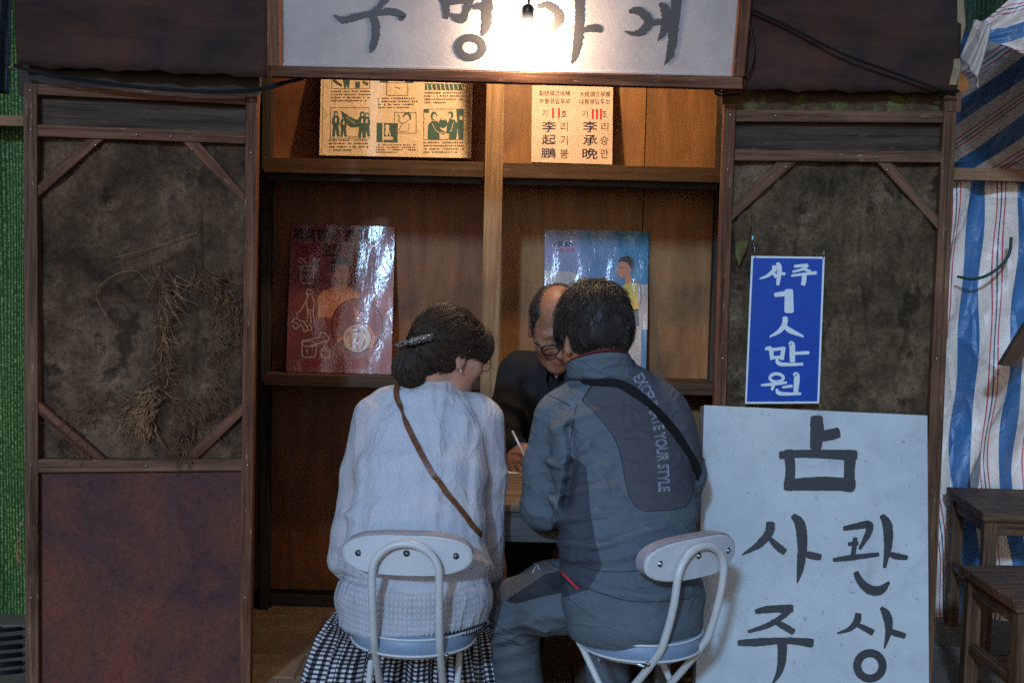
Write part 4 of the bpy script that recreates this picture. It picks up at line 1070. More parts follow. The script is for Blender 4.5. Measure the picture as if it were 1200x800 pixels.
# ================================================================== consultation table
TZ, TF, TB = .69, 3.52, 4.10
tb = thing('consultation_table', (.08, 3.8, 0), 'worn wooden table between the two customers and the man in the dark suit', 'table')
for k in range(5):
    y0 = TF + (TB - TF) * k / 5
    box('plank', (-.36, y0, TZ - .022), (.50, y0 + (TB - TF) / 5 - .002, TZ + random.uniform(-.0015, .0015)), MT['table'], tb, along=(1, 0, 0), bevel=.002)
box('apron', (-.34, TF + .012, TZ - .11), (.48, TF + .032, TZ - .0225), MT['apron'], tb)
box('apron', (-.34, TB - .032, TZ - .11), (.48, TB - .012, TZ - .0225), MT['apron'], tb)
for x in (-.335, .43):
    for y0 in (TF + .034, TB - .08):
        box('leg', (x, y0, 0), (x + .045, y0 + .045, TZ - .0225), MT['apron'], tb, along=(0, 0, 1), bevel=.003)
MT['white_paper'] = mk_paper('white_paper', (.62, .60, .55), (.72, .70, .64), .7, .2)
pp_ = WZ(596, 549, TZ + .004)
ppr = slab('paper_sheet', [pp_ + Vector((-.13, -.09, 0)), pp_ + Vector((.10, -.07, 0)), pp_ + Vector((.09, .09, 0)), pp_ + Vector((-.14, .08, 0))], .0012, MT['white_paper'], None, bevel=0, depth=(0, 0, -.0012))
tag(ppr, 'white paper sheet under the writing hand on the table', 'paper')

# ================================================================== white folding chairs
def mk_enamel(name, col, rough=.32):
    m = M(name); o = m.ob(); n = m.noise(o, 22, 4, .6); s = m.noise(o, 90, 3, .65)
    c = m.mix(m.ramp(n, [(.3, 0.0), (.7, 1.0)]), tuple(x * .92 for x in col), col)
    c = m.mix(m.ramp(s, [(.70, 0.0), (.76, .6)]), c, (.25, .22, .2))
    return m.fin(c, m.ramp(n, [(.3, rough - .05), (.7, rough + .12)]), None, .5)
MT['tube'] = mk_enamel('white_tube_enamel', (.62, .60, .58))
MT['plate'] = mk_enamel('white_backrest_plate', (.60, .60, .61), .4)
MT['pad'] = mk_enamel('pale_vinyl_pad', (.33, .29, .31), .45)
MT['vinyl'] = mk_enamel('blue_grey_vinyl', (.22, .29, .40), .45)
MT['piping'] = mk_enamel('white_piping', (.62, .62, .62), .5)
def chair_parts(root, place):
    def ad(o):
        o.data.transform(Matrix.Translation(WL[o.name])); o.location = (0, 0, 0)   # back to chair space
        return o
    parts = []
    def mk(fn, *a, **k):
        o = fn(*a, **k); parts.append(o); return o
    R_ = .158
    mk(lathe, 'seat', [(.004, .4485), (R_ * .6, .450), (R_ * .93, .447), (R_, .440), (R_, .404), (R_ * .96, .399), (.004, .399)], (0, 0, 0), (0, 0, 1), MT['vinyl'], None, 40)
    ang = np.linspace(0, 2 * np.pi, 48, endpoint=False)
    for z in (.443, .402):
        mk(tube, 'piping', [(math.cos(a) * (R_ + .001), math.sin(a) * (R_ + .001), z) for a in ang], .0034, MT['piping'], None, 6, True)
    mk(lathe, 'seat_pan', [(.004, .398), (R_ * .9, .398), (R_ * .88, .388), (.004, .388)], (0, 0, 0), (0, 0, 1), MT['tube'], None, 32)
    hw = .081
    side = [(hw, .215, .0), (hw, .02, .22), (hw, -.135, .405), (hw, -.172, .475), (hw, -.196, .56), (hw, -.205, .62)]
    arch = [(hw * math.cos(a), -.207 - .001 * math.sin(a), .622 + .074 * math.sin(a)) for a in np.linspace(0, math.pi, 11)][1:-1]
    path = catmull(side + arch + [(-p[0], p[1], p[2]) for p in reversed(side)], 5)
    mk(tube, 'back_tube', path, .0098, MT['tube'], None, 12)
    for s in (-1, 1):
        mk(tube, 'front_leg', catmull([(s * .118, .105, .397), (s * .116, .07, .36), (s * .112, -.10, .16), (s * .110, -.225, .0)], 6), .0088, MT['tube'], None, 10)
        mk(tube, 'bracket', [(s * .094, -.118, .388), (s * .112, .09, .392)], .006, MT['metal'], None, 8)
        mk(lathe, 'pivot_bolt', [(.002, -.004), (.007, -.003), (.007, .003), (.002, .005)], (s * .096, -.128, .398), (1, 0, 0), MT['metal'], None, 10)
    mk(tube, 'cross_bar', [(-.112, -.10, .16), (.112, -.10, .16)], .007, MT['tube'], None, 8)
    mk(tube, 'cross_bar', [(-hw, .14, .085), (hw, .14, .085)], .007, MT['tube'], None, 8)
    mk(tube, 'latch_ring', [(-.105 + .0, .03 + .012 * math.cos(a), .372 + .016 * math.sin(a)) for a in np.linspace(0, 6.28, 14, endpoint=False)], .0022, MT['metal'], None, 6, True)
    # backrest: rounded plate with a pad, bent round the sitter
    def plate(name, y_off, th, w, h, mat, zc):
        n = 44; ring_ = []
        for k in range(n):
            a = 2 * math.pi * k / n
            c_, s_ = math.cos(a), math.sin(a)
            x = w * math.copysign(abs(c_) ** .62, c_); z = h * math.copysign(abs(s_) ** .80, s_)
            if s_ > 0: z += .006 * (1 - (x / w) ** 2)
            ring_.append((x, z))
        V, F = [], []
        for layer, (yo, sc_) in enumerate(((0, .96), (.003, 1.0), (th - .003, 1.0), (th, .96))):
            for x, z in ring_:
                V.append((x * sc_, y_off + yo + (x * sc_) ** 2 * .9, zc + z * sc_))
        for l_ in range(3):
            for k in range(n):
                k2 = (k + 1) % n
                F.append((l_ * n + k, l_ * n + k2, (l_ + 1) * n + k2, (l_ + 1) * n + k))
        cols = 12
        F.append(tuple(reversed(range(n)))) ; F.append(tuple(3 * n + k for k in range(n)))
        o = pyd(name, V, F, mat, None, smooth=False)
        bm = bmesh.new(); bm.from_mesh(o.data)
        bmesh.ops.triangulate(bm, faces=[f for f in bm.faces if len(f.verts) > 4]); bmesh.ops.recalc_face_normals(bm, faces=bm.faces); bm.to_mesh(o.data); bm.free()
        return o
    mk(plate, 'backrest_plate', -.196, .008, .158, .047, MT['plate'], .660)
    mk(plate, 'backrest_pad', -.1878, .030, .157, .049, MT['pad'], .664)
    for x in (-.118, 0, .118):
        mk(lathe, 'bolt', [(.0085, 0), (.0085, .0015), (.004, .002), (.0038, .0045), (.001, .0055)], (x, -.1955 + x * x * .9, .664 + (.006 if x == 0 else 0)), (0, -1, 0), MT['metal'], None, 12)
    for o in parts:
        ad(o); o.parent = root; WL[o.name] = Vector((0, 0, 0))
    return parts
def set_chair(px, Y, rot, label, src=None):
    p = W(px, 745, Y); p.z = 0
    root = thing('folding_chair', p, label, 'chair', 'white folding chairs at the table')
    root.rotation_euler = (0, 0, rot)
    if src is None: return root, chair_parts(root, None)
    for o in src:
        c = o.copy(); COL.objects.link(c); c.parent = root
    return root, None
ch1, parts1 = set_chair(485, 3.225, math.radians(-2), 'white folding chair under the woman in the gingham skirt')
ch2, _ = set_chair(750, 3.225, math.radians(38), 'white folding chair turned sideways under the man in the grey jacket', parts1)

# ================================================================== people: smooth implicit bodies
f32 = np.float32
def A(v): return np.array(v, f32)
def WA(px, py, Y): return A(W(px, py, Y))
def ncap(P, a, b, ra, rb):
    a, b = A(a), A(b); d = b - a
    t = np.clip((P - a) @ d / (d @ d + 1e-12), 0, 1)
    return np.linalg.norm(P - a - t[:, None] * d, axis=1) - (ra + (rb - ra) * t)
def nell(P, c, r, R=None):
    q = P - A(c)
    if R is not None: q = q @ R
    r = A(r)
    k0 = np.linalg.norm(q / r, axis=1); k1 = np.linalg.norm(q / (r * r), axis=1) + 1e-9
    return k0 * (k0 - 1) / k1
def smin(a, b, k):
    h = np.clip(.5 + .5 * (b - a) / k, 0, 1)
    return b + (a - b) * h - k * h * (1 - h)
def ssub(a, b, k): return -smin(-a, b, k)
def nloft(P, rows_, X, k=.02):
    """rows: (centre, half width along X, half depth)"""
    X = A(X); X = X / np.linalg.norm(X); out = None
    for (c0, x0, y0), (c1, x1, y1) in zip(rows_[:-1], rows_[1:]):
        c0, c1 = A(c0), A(c1); d = c1 - c0; L = np.linalg.norm(d); ax = d / L
        t = np.clip((P - c0) @ d / (L * L), 0, 1)
        q = P - c0 - t[:, None] * d
        rx = x0 + (x1 - x0) * t; ry = y0 + (y1 - y0) * t
        xl = X - ax * (X @ ax); xl /= np.linalg.norm(xl); yl = np.cross(ax, xl)
        a, b, c = q @ xl, q @ yl, q @ ax
        rz = np.minimum(rx, ry) * .6
        m = np.sqrt((a / rx) ** 2 + (b / ry) ** 2 + (c / rz) ** 2)
        dd = (m - 1) * np.minimum(rx, ry) * .9
        out = dd if out is None else smin(out, dd, k)
    return out
def npoly(P, pts, rad, k=.02):
    out = None
    for i in range(len(pts) - 1):
        d = ncap(P, pts[i], pts[i + 1], rad[i], rad[i + 1])
        out = d if out is None else smin(out, d, k)
    return out
def pxdist(U, V, path):
    out = None
    for (ax, ay), (bx, by) in zip(path[:-1], path[1:]):
        dx, dy = bx - ax, by - ay
        t = np.clip(((U - ax) * dx + (V - ay) * dy) / (dx * dx + dy * dy + 1e-9), 0, 1)
        d = np.hypot(U - ax - t * dx, V - ay - t * dy)
        out = d if out is None else np.minimum(out, d)
    return out
def folds(P, lst, ymid, soft=.03):
    """cloth folds on the side of the body that faces the street: (path px, width px, height m)"""
    U, V = topx(P); g = 1 / (1 + np.exp((P[:, 1] - ymid) / soft * 1.5))
    h = 0
    for path, w, hh in lst: h = h + hh * np.exp(-(pxdist(U, V, path) / w) ** 2)
    return (h * g).astype(f32)
def axis(lo, hi, h, fine=None):
    v = [lo]
    while v[-1] < hi:
        s = h
        if fine:
            for a, b, hf in fine:
                if a - 1e-6 <= v[-1] < b: s = hf
        v.append(v[-1] + s)
    return np.array(v, f32)
def sdf_mesh(fn, xs, ys, zs, ST=4, marg=2.0):
    nx, ny, nz = len(xs), len(ys), len(zs)
    ix, iy, iz = np.arange(0, nx, ST), np.arange(0, ny, ST), np.arange(0, nz, ST)
    G = np.stack(np.meshgrid(xs[ix], ys[iy], zs[iz], indexing='ij'), -1).reshape(-1, 3)
    Cc = fn(G).reshape(len(ix), len(iy), len(iz))
    step = max(np.diff(xs).max(), np.diff(ys).max(), np.diff(zs).max()) * ST
    near = np.minimum(np.arange(nx) // ST + (np.arange(nx) % ST > ST // 2), len(ix) - 1), np.minimum(np.arange(ny) // ST + (np.arange(ny) % ST > ST // 2), len(iy) - 1), np.minimum(np.arange(nz) // ST + (np.arange(nz) % ST > ST // 2), len(iz) - 1)
    F = Cc[np.ix_(*near)].astype(f32)
    I = np.argwhere(np.abs(F) < step * marg)
    P = np.stack([xs[I[:, 0]], ys[I[:, 1]], zs[I[:, 2]]], -1)
    F[I[:, 0], I[:, 1], I[:, 2]] = fn(P)
    S = F < 0
    cnt = np.zeros((nx - 1, ny - 1, nz - 1), np.uint8)
    for a in (0, 1):
        for b in (0, 1):
            for c in (0, 1): cnt += S[a:nx - 1 + a, b:ny - 1 + b, c:nz - 1 + c]
    act = (cnt > 0) & (cnt < 8)
    J = np.argwhere(act)
    idx = np.full(act.shape, -1, np.int64); idx[act] = np.arange(len(J))
    acc = np.zeros((len(J), 3), f32); n = np.zeros(len(J), f32)
    XS = (xs, ys, zs)
    for ax in range(3):
        for a in (0, 1):
            for b in (0, 1):
                o0 = [0, 0, 0]; o1 = [0, 0, 0]; other = [k for k in range(3) if k != ax]
                o0[other[0]] = o1[other[0]] = a; o0[other[1]] = o1[other[1]] = b; o1[ax] = 1
                i0 = J + o0; i1 = J + o1
                f0 = F[i0[:, 0], i0[:, 1], i0[:, 2]]; f1 = F[i1[:, 0], i1[:, 1], i1[:, 2]]
                m = (f0 < 0) != (f1 < 0)
                t = np.where(m, f0 / np.where(m, f0 - f1, 1), 0)
                p = np.stack([XS[k][i0[:, k]] for k in range(3)], -1); p1 = np.stack([XS[k][i1[:, k]] for k in range(3)], -1)
                acc += np.where(m[:, None], p + (p1 - p) * t[:, None], 0); n += m
    V = acc / n[:, None]
    Q = []
    for ax in range(3):
        sl0 = [slice(1, -1)] * 3; sl1 = [slice(1, -1)] * 3
        sl0[ax] = slice(0, -1); sl1[ax] = slice(1, None)
        s0, s1 = S[tuple(sl0)], S[tuple(sl1)]
        E = np.argwhere(s0 != s1); flip = s0[E[:, 0], E[:, 1], E[:, 2]]
        o = [1, 1, 1]; o[ax] = 0; E = E + o
        b_, c_ = [k for k in range(3) if k != ax]
        def cell(db, dc):
            k = E.copy(); k[:, b_] -= db; k[:, c_] -= dc; return idx[k[:, 0], k[:, 1], k[:, 2]]
        q = np.stack([cell(1, 1), cell(0, 1), cell(0, 0), cell(1, 0)], -1)
        if ax == 1: flip = ~flip
        q[~flip] = q[~flip][:, ::-1]
        Q.append(q)
    Q = np.concatenate(Q); Q = Q[(Q >= 0).all(1)]
    return V, Q
def vf_obj(name, V, Q, mats, parent=None, attr=None, uv=None):
    me = bpy.data.meshes.new(name)
    me.vertices.add(len(V)); me.vertices.foreach_set('co', np.asarray(V, f32).ravel())
    me.loops.add(len(Q) * 4); me.loops.foreach_set('vertex_index', Q.astype(np.int32).ravel())
    me.polygons.add(len(Q)); me.polygons.foreach_set('loop_start', np.arange(0, len(Q) * 4, 4, dtype=np.int32))
    me.update(calc_edges=True)
    if attr:
        for k, a in attr.items(): set_attr(me, k, a)
    return link(name, me, mats, parent, smooth=True)
def grad(fn, P, e=.002):
    g = np.stack([fn(P + A(d)) - fn(P - A(d)) for d in ((e, 0, 0), (0, e, 0), (0, 0, e))], -1)
    return g / (np.linalg.norm(g, axis=1, keepdims=True) + 1e-9)
def sdpoly(U, V, poly):
    """signed px distance to a polygon, positive inside"""
    d = pxdist(U, V, list(poly) + [poly[0]]); ins = np.zeros(len(U), bool)
    for (ax, ay), (bx, by) in zip(poly, list(poly[1:]) + [poly[0]]):
        c = ((ay > V) != (by > V)) & (U < (bx - ax) * (V - ay) / (by - ay + 1e-9) + ax)
        ins ^= c
    return np.where(ins, d, -d)
class Head:
    def __init__(s, C, F, up, k):
        s.C = A(C); F = A(F); s.F = F / np.linalg.norm(F)
        up = A(up); up = up - s.F * (up @ s.F); s.U = up / np.linalg.norm(up); s.S = np.cross(s.F, s.U); s.k = k
        s.R = np.stack([s.F, s.S, s.U], 1)
    def q(s, P): return ((P - s.C) @ s.R / s.k).astype(f32)
    def w(s, f, r, u): return s.C + (s.F * f + s.S * r + s.U * u) * s.k
    def d(s, P): return head_d(s.q(P)) * s.k
def head_d(q):
    q2 = q.copy(); q2[:, 1] = np.abs(q2[:, 1])
    d = smin(nell(q2, (-.012, 0, .022), (.096, .074, .09)), nell(q2, (.030, 0, -.04), (.066, .060, .082)), .04)
    d = smin(d, nell(q2, (.042, 0, -.088), (.044, .047, .030)), .03)
    d = smin(d, nell(q2, (.078, 0, -.104), (.018, .024, .016)), .022)
    d = smin(d, nell(q2, (.062, .044, -.03), (.03, .022, .028)), .03)
    d = smin(d, ncap(q2, (.086, .012, .013), (.076, .046, .014), .010, .008), .018)
    d = ssub(d, nell(q2, (.098, .032, -.007), (.017, .019, .011)), .012)
    d = smin(d, nell(q2, (.080, .032, -.008), (.0125, .0135, .0125)), .003)
    d = smin(d, ncap(q2, (.092, 0, .004), (.114, 0, -.034), .007, .0125), .012)
    d = smin(d, nell(q2, (.103, .011, -.038), (.012, .008, .008)), .008)
    d = smin(d, nell(q2, (.091, 0, -.062), (.012, .024, .006)), .008)
    d = smin(d, nell(q2, (.090, 0, -.073), (.012, .020, .007)), .007)
    d = ssub(d, ncap(q2, (.104, 0, -.0672), (.096, .024, -.0675), .0028, .002), .004)
    th = .35; R = np.array([[math.cos(th), 0, -math.sin(th)], [0, 1, 0], [math.sin(th), 0, math.cos(th)]], f32)
    ear = nell(q2, (-.010, .078, -.012), (.019, .0085, .033), R)
    ear = smin(ear, nell(q2, (-.004, .075, -.040), (.009, .007, .011)), .008)
    ear = ssub(ear, nell(q2, (-.006, .087, -.010), (.011, .0065, .021), R), .004)
    d = smin(d, ear, .006)
    return d
def hand_d(P, wr, kn, side, down, curl=.8, k=1.0):
    """wrist point, middle knuckle point, direction of the thumb side, direction of the palm; fingers curl towards the palm"""
    wr, kn, side, down = A(wr), A(kn), A(side), A(down)
    fw = kn - wr; L = np.linalg.norm(fw); fw = fw / L
    side = side - fw * (side @ fw); side /= np.linalg.norm(side); down = np.cross(fw, side) * np.sign(np.cross(fw, side) @ down + 1e-6)
    R = np.stack([fw, side, down], 1)
    d = nell(P, wr + fw * L * .55, (L * .62, .040 * k, .017 * k), R)
    for i, (o, l) in enumerate(((.031, .92), (.0105, 1.0), (-.0105, .95), (-.031, .78))):
        p = kn + side * o * k - fw * abs(o) * .25; a = curl * (.7 + .12 * i); pts = [p]
        for s_, ll in ((.6, .042), (1.5, .026), (2.3, .020)):
            pts.append(pts[-1] + (fw * math.cos(a * s_) + down * math.sin(a * s_)) * ll * l * k)
        d = smin(d, npoly(P, pts, [.0092 * k, .0086 * k, .0078 * k, .0066 * k], .003), .003)
    t0 = wr + fw * L * .35 + side * .026 * k; t1 = t0 + (side * .7 + fw * .7 + down * .3) * .038 * k; t2 = t1 + (fw * .95 + down * .4 - side * .1) * .030 * k
    return smin(d, npoly(P, [t0, t1, t2], [.013 * k, .0105 * k, .0085 * k], .006), .010)

def strands(name, fn, V, flow, n, length, rad, mat, parent, seed, lift=.15, steps=6, off=.001, curl=.15, stick=True):
    """thin hairs combed along a surface"""
    r2 = np.random.default_rng(seed)
    P = V[r2.integers(0, len(V), n)] + r2.normal(0, .002, (n, 3)).astype(f32)
    g = grad(fn, P); P = P - g * fn(P)[:, None] + g * off
    L = (length * r2.uniform(.6, 1.25, n)).astype(f32)[:, None] / steps
    cell = np.floor(P / .0085).astype(np.int64); hs = (cell[:, 0] * 73856093 ^ cell[:, 1] * 19349663 ^ cell[:, 2] * 83492791) % 4096
    tab = r2.normal(0, 1, (4096, 3)).astype(f32); tabr = r2.random(4096)
    pts = [P]; wob = tab[hs] * curl * 1.2 + r2.normal(0, curl * .3, (n, 3)).astype(f32)
    for s_ in range(steps):
        g = grad(fn, P); d = flow(P) + wob
        d = d - g * (d * g).sum(1, keepdims=True); d /= np.linalg.norm(d, axis=1, keepdims=True) + 1e-9
        d = d + g * lift
        P = P + d * L
        if stick: P = P + g * np.maximum(0, off - fn(P))[:, None]
        pts.append(P)
    pts = np.stack(pts, 1)                                   # n, steps+1, 3
    m = steps + 1
    T = np.gradient(pts, axis=1); T /= np.linalg.norm(T, axis=2, keepdims=True) + 1e-9
    u = np.cross(T, r2.normal(0, 1, (n, 1, 3))); u /= np.linalg.norm(u, axis=2, keepdims=True) + 1e-9
    w = np.cross(T, u)
    rr = (rad * np.linspace(1, .35, m))[None, :, None]
    rings = np.stack([pts + rr * (u * math.cos(a) + w * math.sin(a)) for a in (0, 2.09, 4.19)], 2)   # n,m,3,3
    VV = rings.reshape(-1, 3); base = (np.arange(n) * m * 3)[:, None, None]
    i = np.arange(m - 1)[None, :, None] * 3; k = np.arange(3)[None, None, :]
    k2 = (k + 1) % 3
    Q = np.stack([base + i + k, base + i + k2, base + i + 3 + k2, base + i + 3 + k], -1).reshape(-1, 4)
    o = vf_obj(name, VV.astype(f32), Q, mat, parent, {'rnd': np.repeat(tabr[hs] * .8 + r2.random(n) * .2, m * 3)})
    o['kind'] = 'stuff'
    return o

# ---- materials for the people
def mk_skin(name, c, c2):
    m = M(name); o = m.ob(); n = m.noise(o, 22, 5, .65); f = m.noise(o, 260, 3, .6)
    col = m.ramp(n, [(.32, c2), (.65, c)])
    col = m.mix(m.ramp(f, [(.35, .25), (.6, 0.0)]), col, tuple(x * .6 for x in c2))
    return m.fin(col, .5, m.bump(f, .15, .001), .4, Subsurface_Weight=.12, Subsurface_Radius=(.01, .004, .002))
MT['skin_w'] = mk_skin('skin_fair', (.58, .29, .19), (.46, .20, .125))
MT['skin_m'] = mk_skin('skin_tan', (.52, .25, .15), (.40, .17, .09))
MT['skin_o'] = mk_skin('skin_weathered', (.38, .175, .10), (.27, .11, .058))
def mk_hair(name, c1, c2, rough=.38):
    m = M(name); o = m.ob(); n = m.noise(o, 60, 3, .6); rnd = m.noise(o, 14, 2, .5)
    c = m.mix(m.ramp(n, [(.35, 0.0), (.65, .6)]), c1, c2)
    c = m.mix(m.mth('POWER', m.attr('rnd'), 2.2), c, c2)
    return m.fin(c, .48, m.bump(n, .3, .002), .32)
MT['hair_w'] = mk_hair('dark_brown_hair', (.012, .008, .006), (.115, .068, .042))
MT['hair_m'] = mk_hair('black_hair', (.009, .0075, .007), (.075, .054, .040))
MT['hair_o'] = mk_hair('thin_grey_hair', (.02, .016, .013), (.08, .065, .055))
def mk_blouse():
    m = M('white_blouse_cotton'); o = m.ob(); n = m.noise(o, 12, 4, .55, .6); f = m.noise(o, 900, 2, .5)
    s = m.noise(m.map(o, (26, 26, 5)), 1, 4, .6, .6)
    def rid(v, p): return m.mth('POWER', m.mth('SUBTRACT', 1.0, m.mth('ABSOLUTE', m.mth('MULTIPLY_ADD', v, 2.0, -1.0))), p)
    r1 = rid(m.noise(m.map(o, (9, 9, 3.2), rot=(0, .25, 0)), 1, 2, .45, .8), 7.0); r2_ = rid(m.noise(m.map(o, (24, 24, 9), rot=(0, -.5, 0)), 1, 2, .5, .6), 6.0)
    nb = m.bump(m.mth('ADD', m.mth('ADD', m.mth('MULTIPLY', n, .5), m.mth('MULTIPLY', s, .5)), m.mth('ADD', m.mth('MULTIPLY', r1, .9), m.mth('MULTIPLY', r2_, .35))), .5, .010)
    b = m.b
    m.put(b.inputs['Base Color'], m.mix(m.ramp(f, [(.3, .1), (.7, 0.0)]), (.66, .65, .69), (.5, .5, .54))); m.put(b.inputs['Roughness'], .85); m.put(b.inputs['Specular IOR Level'], .15); m.put(b.inputs['Normal'], nb)
    tr_ = m.n('BsdfTransparent', {'Color': (.95, .95, 1, 1)})
    m.t.links.new(m.n('MixShader', {0: .39, 1: b.outputs[0], 2: tr_}), m.out.inputs[0])
    return m.m
MT['blouse'] = mk_blouse()
MT['cami'] = cloth('white_undershirt', (.70, .69, .72), (.64, .63, .67), crease=.2)
def mk_gingham():
    m = M('black_white_gingham'); uv = m.uv(); x, y_, _ = m.sep(uv)
    p = .0145
    sx = m.mth('GREATER_THAN', m.mth('FRACT', m.mth('DIVIDE', x, p)), .5); sy = m.mth('GREATER_THAN', m.mth('FRACT', m.mth('DIVIDE', y_, p)), .5)
    t = m.mth('MULTIPLY', m.mth('ADD', sx, sy), .5)
    c = m.ramp(t, [(0, (.66, .66, .68)), (.4, (.085, .085, .10)), (.9, (.012, .012, .016))], 'CONSTANT')
    f = m.noise(m.ob(), 700, 2, .5); n = m.noise(m.ob(), 16, 3, .5)
    return m.fin(c, .9, m.bump(m.mth('ADD', n, m.mth('MULTIPLY', f, .2)), .35, .006), .12)
MT['gingham'] = mk_gingham()
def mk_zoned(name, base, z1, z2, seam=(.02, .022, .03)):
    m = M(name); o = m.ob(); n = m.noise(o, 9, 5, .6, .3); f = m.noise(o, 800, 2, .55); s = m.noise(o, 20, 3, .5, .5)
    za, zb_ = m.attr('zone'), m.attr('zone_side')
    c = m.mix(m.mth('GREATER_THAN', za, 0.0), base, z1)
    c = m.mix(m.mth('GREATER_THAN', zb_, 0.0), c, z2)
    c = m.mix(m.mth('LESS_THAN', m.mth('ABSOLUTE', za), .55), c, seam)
    c = m.mix(m.ramp(n, [(.35, 0.0), (.75, .35)]), c, tuple(x * .55 for x in base))
    c = m.mix(m.ramp(f, [(.3, .45), (.6, 0.0)]), c, tuple(x * .35 for x in base))
    def rid(v, p): return m.mth('POWER', m.mth('SUBTRACT', 1.0, m.mth('ABSOLUTE', m.mth('MULTIPLY_ADD', v, 2.0, -1.0))), p)
    r1 = rid(m.noise(m.map(o, (7, 7, 15), rot=(0, .35, 0)), 1, 2, .45, .9), 6.0); r2_ = rid(m.noise(m.map(o, (16, 16, 38), rot=(0, -.3, 0)), 1, 2, .5, .7), 5.0)
    nb = m.bump(m.mth('ADD', m.mth('MULTIPLY', s, .6), m.mth('ADD', m.mth('MULTIPLY', r1, .9), m.mth('MULTIPLY', r2_, .2))), .42, .010)
    return m.fin(c, .82, m.bump(f, .25, .0015, nb), .2)
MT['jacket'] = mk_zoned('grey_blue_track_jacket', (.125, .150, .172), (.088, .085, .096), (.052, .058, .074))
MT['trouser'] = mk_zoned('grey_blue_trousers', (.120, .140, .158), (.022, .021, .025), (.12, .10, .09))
MT['suit'] = cloth('black_suit_wool', (.020, .018, .018), (.014, .013, .013), crease=.3)
MT['shirt'] = cloth('lavender_shirt', (.36, .30, .52), (.30, .25, .45), crease=.15)
MT['tie'] = cloth('dark_tie', (.02, .022, .04))
MT['brown_strap'] = plain('brown_leather_strap', (.16, .055, .024), .45, .4, .3, 60, .3)
MT['black_strap'] = cloth('black_webbing', (.014, .013, .014), (.009, .009, .009), crease=.1)
MT['red'] = plain('red_trim', (.55, .035, .045), .6, .3, .2); MT['dred'] = cloth('dark_red_collar_lining', (.13, .012, .02), crease=.1)
MT['print'] = plain('pale_jacket_print', (.40, .42, .48), .6, .3, .1)
MT['shoe'] = plain('black_shoe', (.016, .015, .015), .4, .4, .2)
MT['wire'] = plain('thin_spectacle_wire', (.04, .03, .025), .3, .5, .1, 40, 0, .6)
MT['pearl'] = plain('pearl', (.75, .72, .68), .2, .5, .05)

def ribbon(name, pts, wid, nrm, mat, parent, th=.0018, tw=None):
    """flat band along pts (numpy), nrm outward normals"""
    P = np.asarray(pts, float); Nn = np.asarray(nrm, float)
    T = np.gradient(P, axis=0); T /= np.linalg.norm(T, axis=1, keepdims=True) + 1e-9
    S = np.cross(T, Nn); S /= np.linalg.norm(S, axis=1, keepdims=True) + 1e-9
    if tw is not None:
        c, s_ = np.cos(tw)[:, None], np.sin(tw)[:, None]; S, Nn = S * c + Nn * s_, Nn * c - S * s_
    V = np.concatenate([P - S * wid / 2 - Nn * th / 2, P + S * wid / 2 - Nn * th / 2, P + S * wid / 2 + Nn * th / 2, P - S * wid / 2 + Nn * th / 2]); n = len(P)
    F = []
    for i in range(n - 1):
        for k in range(4):
            k2 = (k + 1) % 4
            F.append((k * n + i, k2 * n + i, k2 * n + i + 1, k * n + i + 1))
    F += [(0, n, 2 * n, 3 * n), (n - 1, 4 * n - 1, 3 * n - 1, 2 * n - 1)]
    o = pyd(name, V, F, mat, parent)
    bm = bmesh.new(); bm.from_mesh(o.data); bmesh.ops.recalc_face_normals(bm, faces=bm.faces); bm.to_mesh(o.data); bm.free()
    return o
# ================================================================== the woman in the white blouse
wt = lambda rows_, s=0.0: [(WA(a, b, Y), rx - s, ry - s) for a, b, Y, rx, ry in rows_]
WT = [(484, 730, 3.225, .190, .145), (485, 702, 3.235, .198, .148), (486, 660, 3.265, .192, .138), (488, 610, 3.31, .176, .124), (494, 555, 3.37, .172, .118), (499, 505, 3.435, .166, .108), (503, 474, 3.455, .132, .084), (509, 455, 3.465, .066, .058)]
WX = (1, .06, 0)
w_la = [WA(438, 488, 3.44), WA(424, 555, 3.435), WA(414, 625, 3.43), WA(409, 655, 3.445)]
w_ra = [WA(567, 492, 3.465), WA(571, 560, 3.465), WA(566, 630, 3.465), WA(567, 668, 3.475)]
wf = [([(505, 455), (508, 490), (512, 560), (508, 640)], 5, .006), ([(520, 460), (515, 500), (516, 530)], 4, .007), ([(470, 470), (450, 520), (440, 620)], 9, .006), ([(545, 480), (556, 540), (552, 640)], 9, .006),
      ([(430, 500), (428, 560), (420, 640)], 6, -.005), ([(553, 500), (549, 560), (551, 650)], 6, -.006), ([(460, 560), (455, 620)], 7, .005), ([(490, 560), (488, 620)], 8, .004), ([(530, 540), (528, 610)], 7, .004),
      ([(395, 640), (425, 660)], 5, .006), ([(390, 672), (430, 682)], 4, -.010), ([(555, 655), (585, 668)], 5, .006), ([(400, 600), (425, 612)], 5, .005), ([(575, 600), (590, 615)], 4, .005), ([(420, 690), (500, 708), (570, 690)], 9, .004), ([(440, 640), (420, 700)], 6, .004)]
def w_torso(P): return nloft(P, wt(WT), WX)
def w_arms(P, s=0.0):
    return np.minimum(npoly(P, w_la, [.056 - s, .056 - s, .057 - s, .060 - s]), npoly(P, w_ra, [.056 - s, .055 - s, .056 - s, .058 - s]))
def blouse_fn(P):
    U, V = topx(P)
    hem = np.interp(U, [370, 392, 405, 430, 490, 530, 556, 568, 580, 600], [716, 728, 740, 749, 745, 739, 733, 729, 716, 700])
    t = np.maximum(w_torso(P), ((V - hem) * .0020).astype(f32))
    d = smin(t, w_arms(P), .026)
    d = smin(d, ncap(P, WA(455, 474, 3.45), WA(556, 477, 3.465), .040, .040), .03)
    d = smin(d, ncap(P, WA(509, 456, 3.46), WA(511, 450, 3.462), .062, .056), .02)
    return d - folds(P, wf, 3.42)
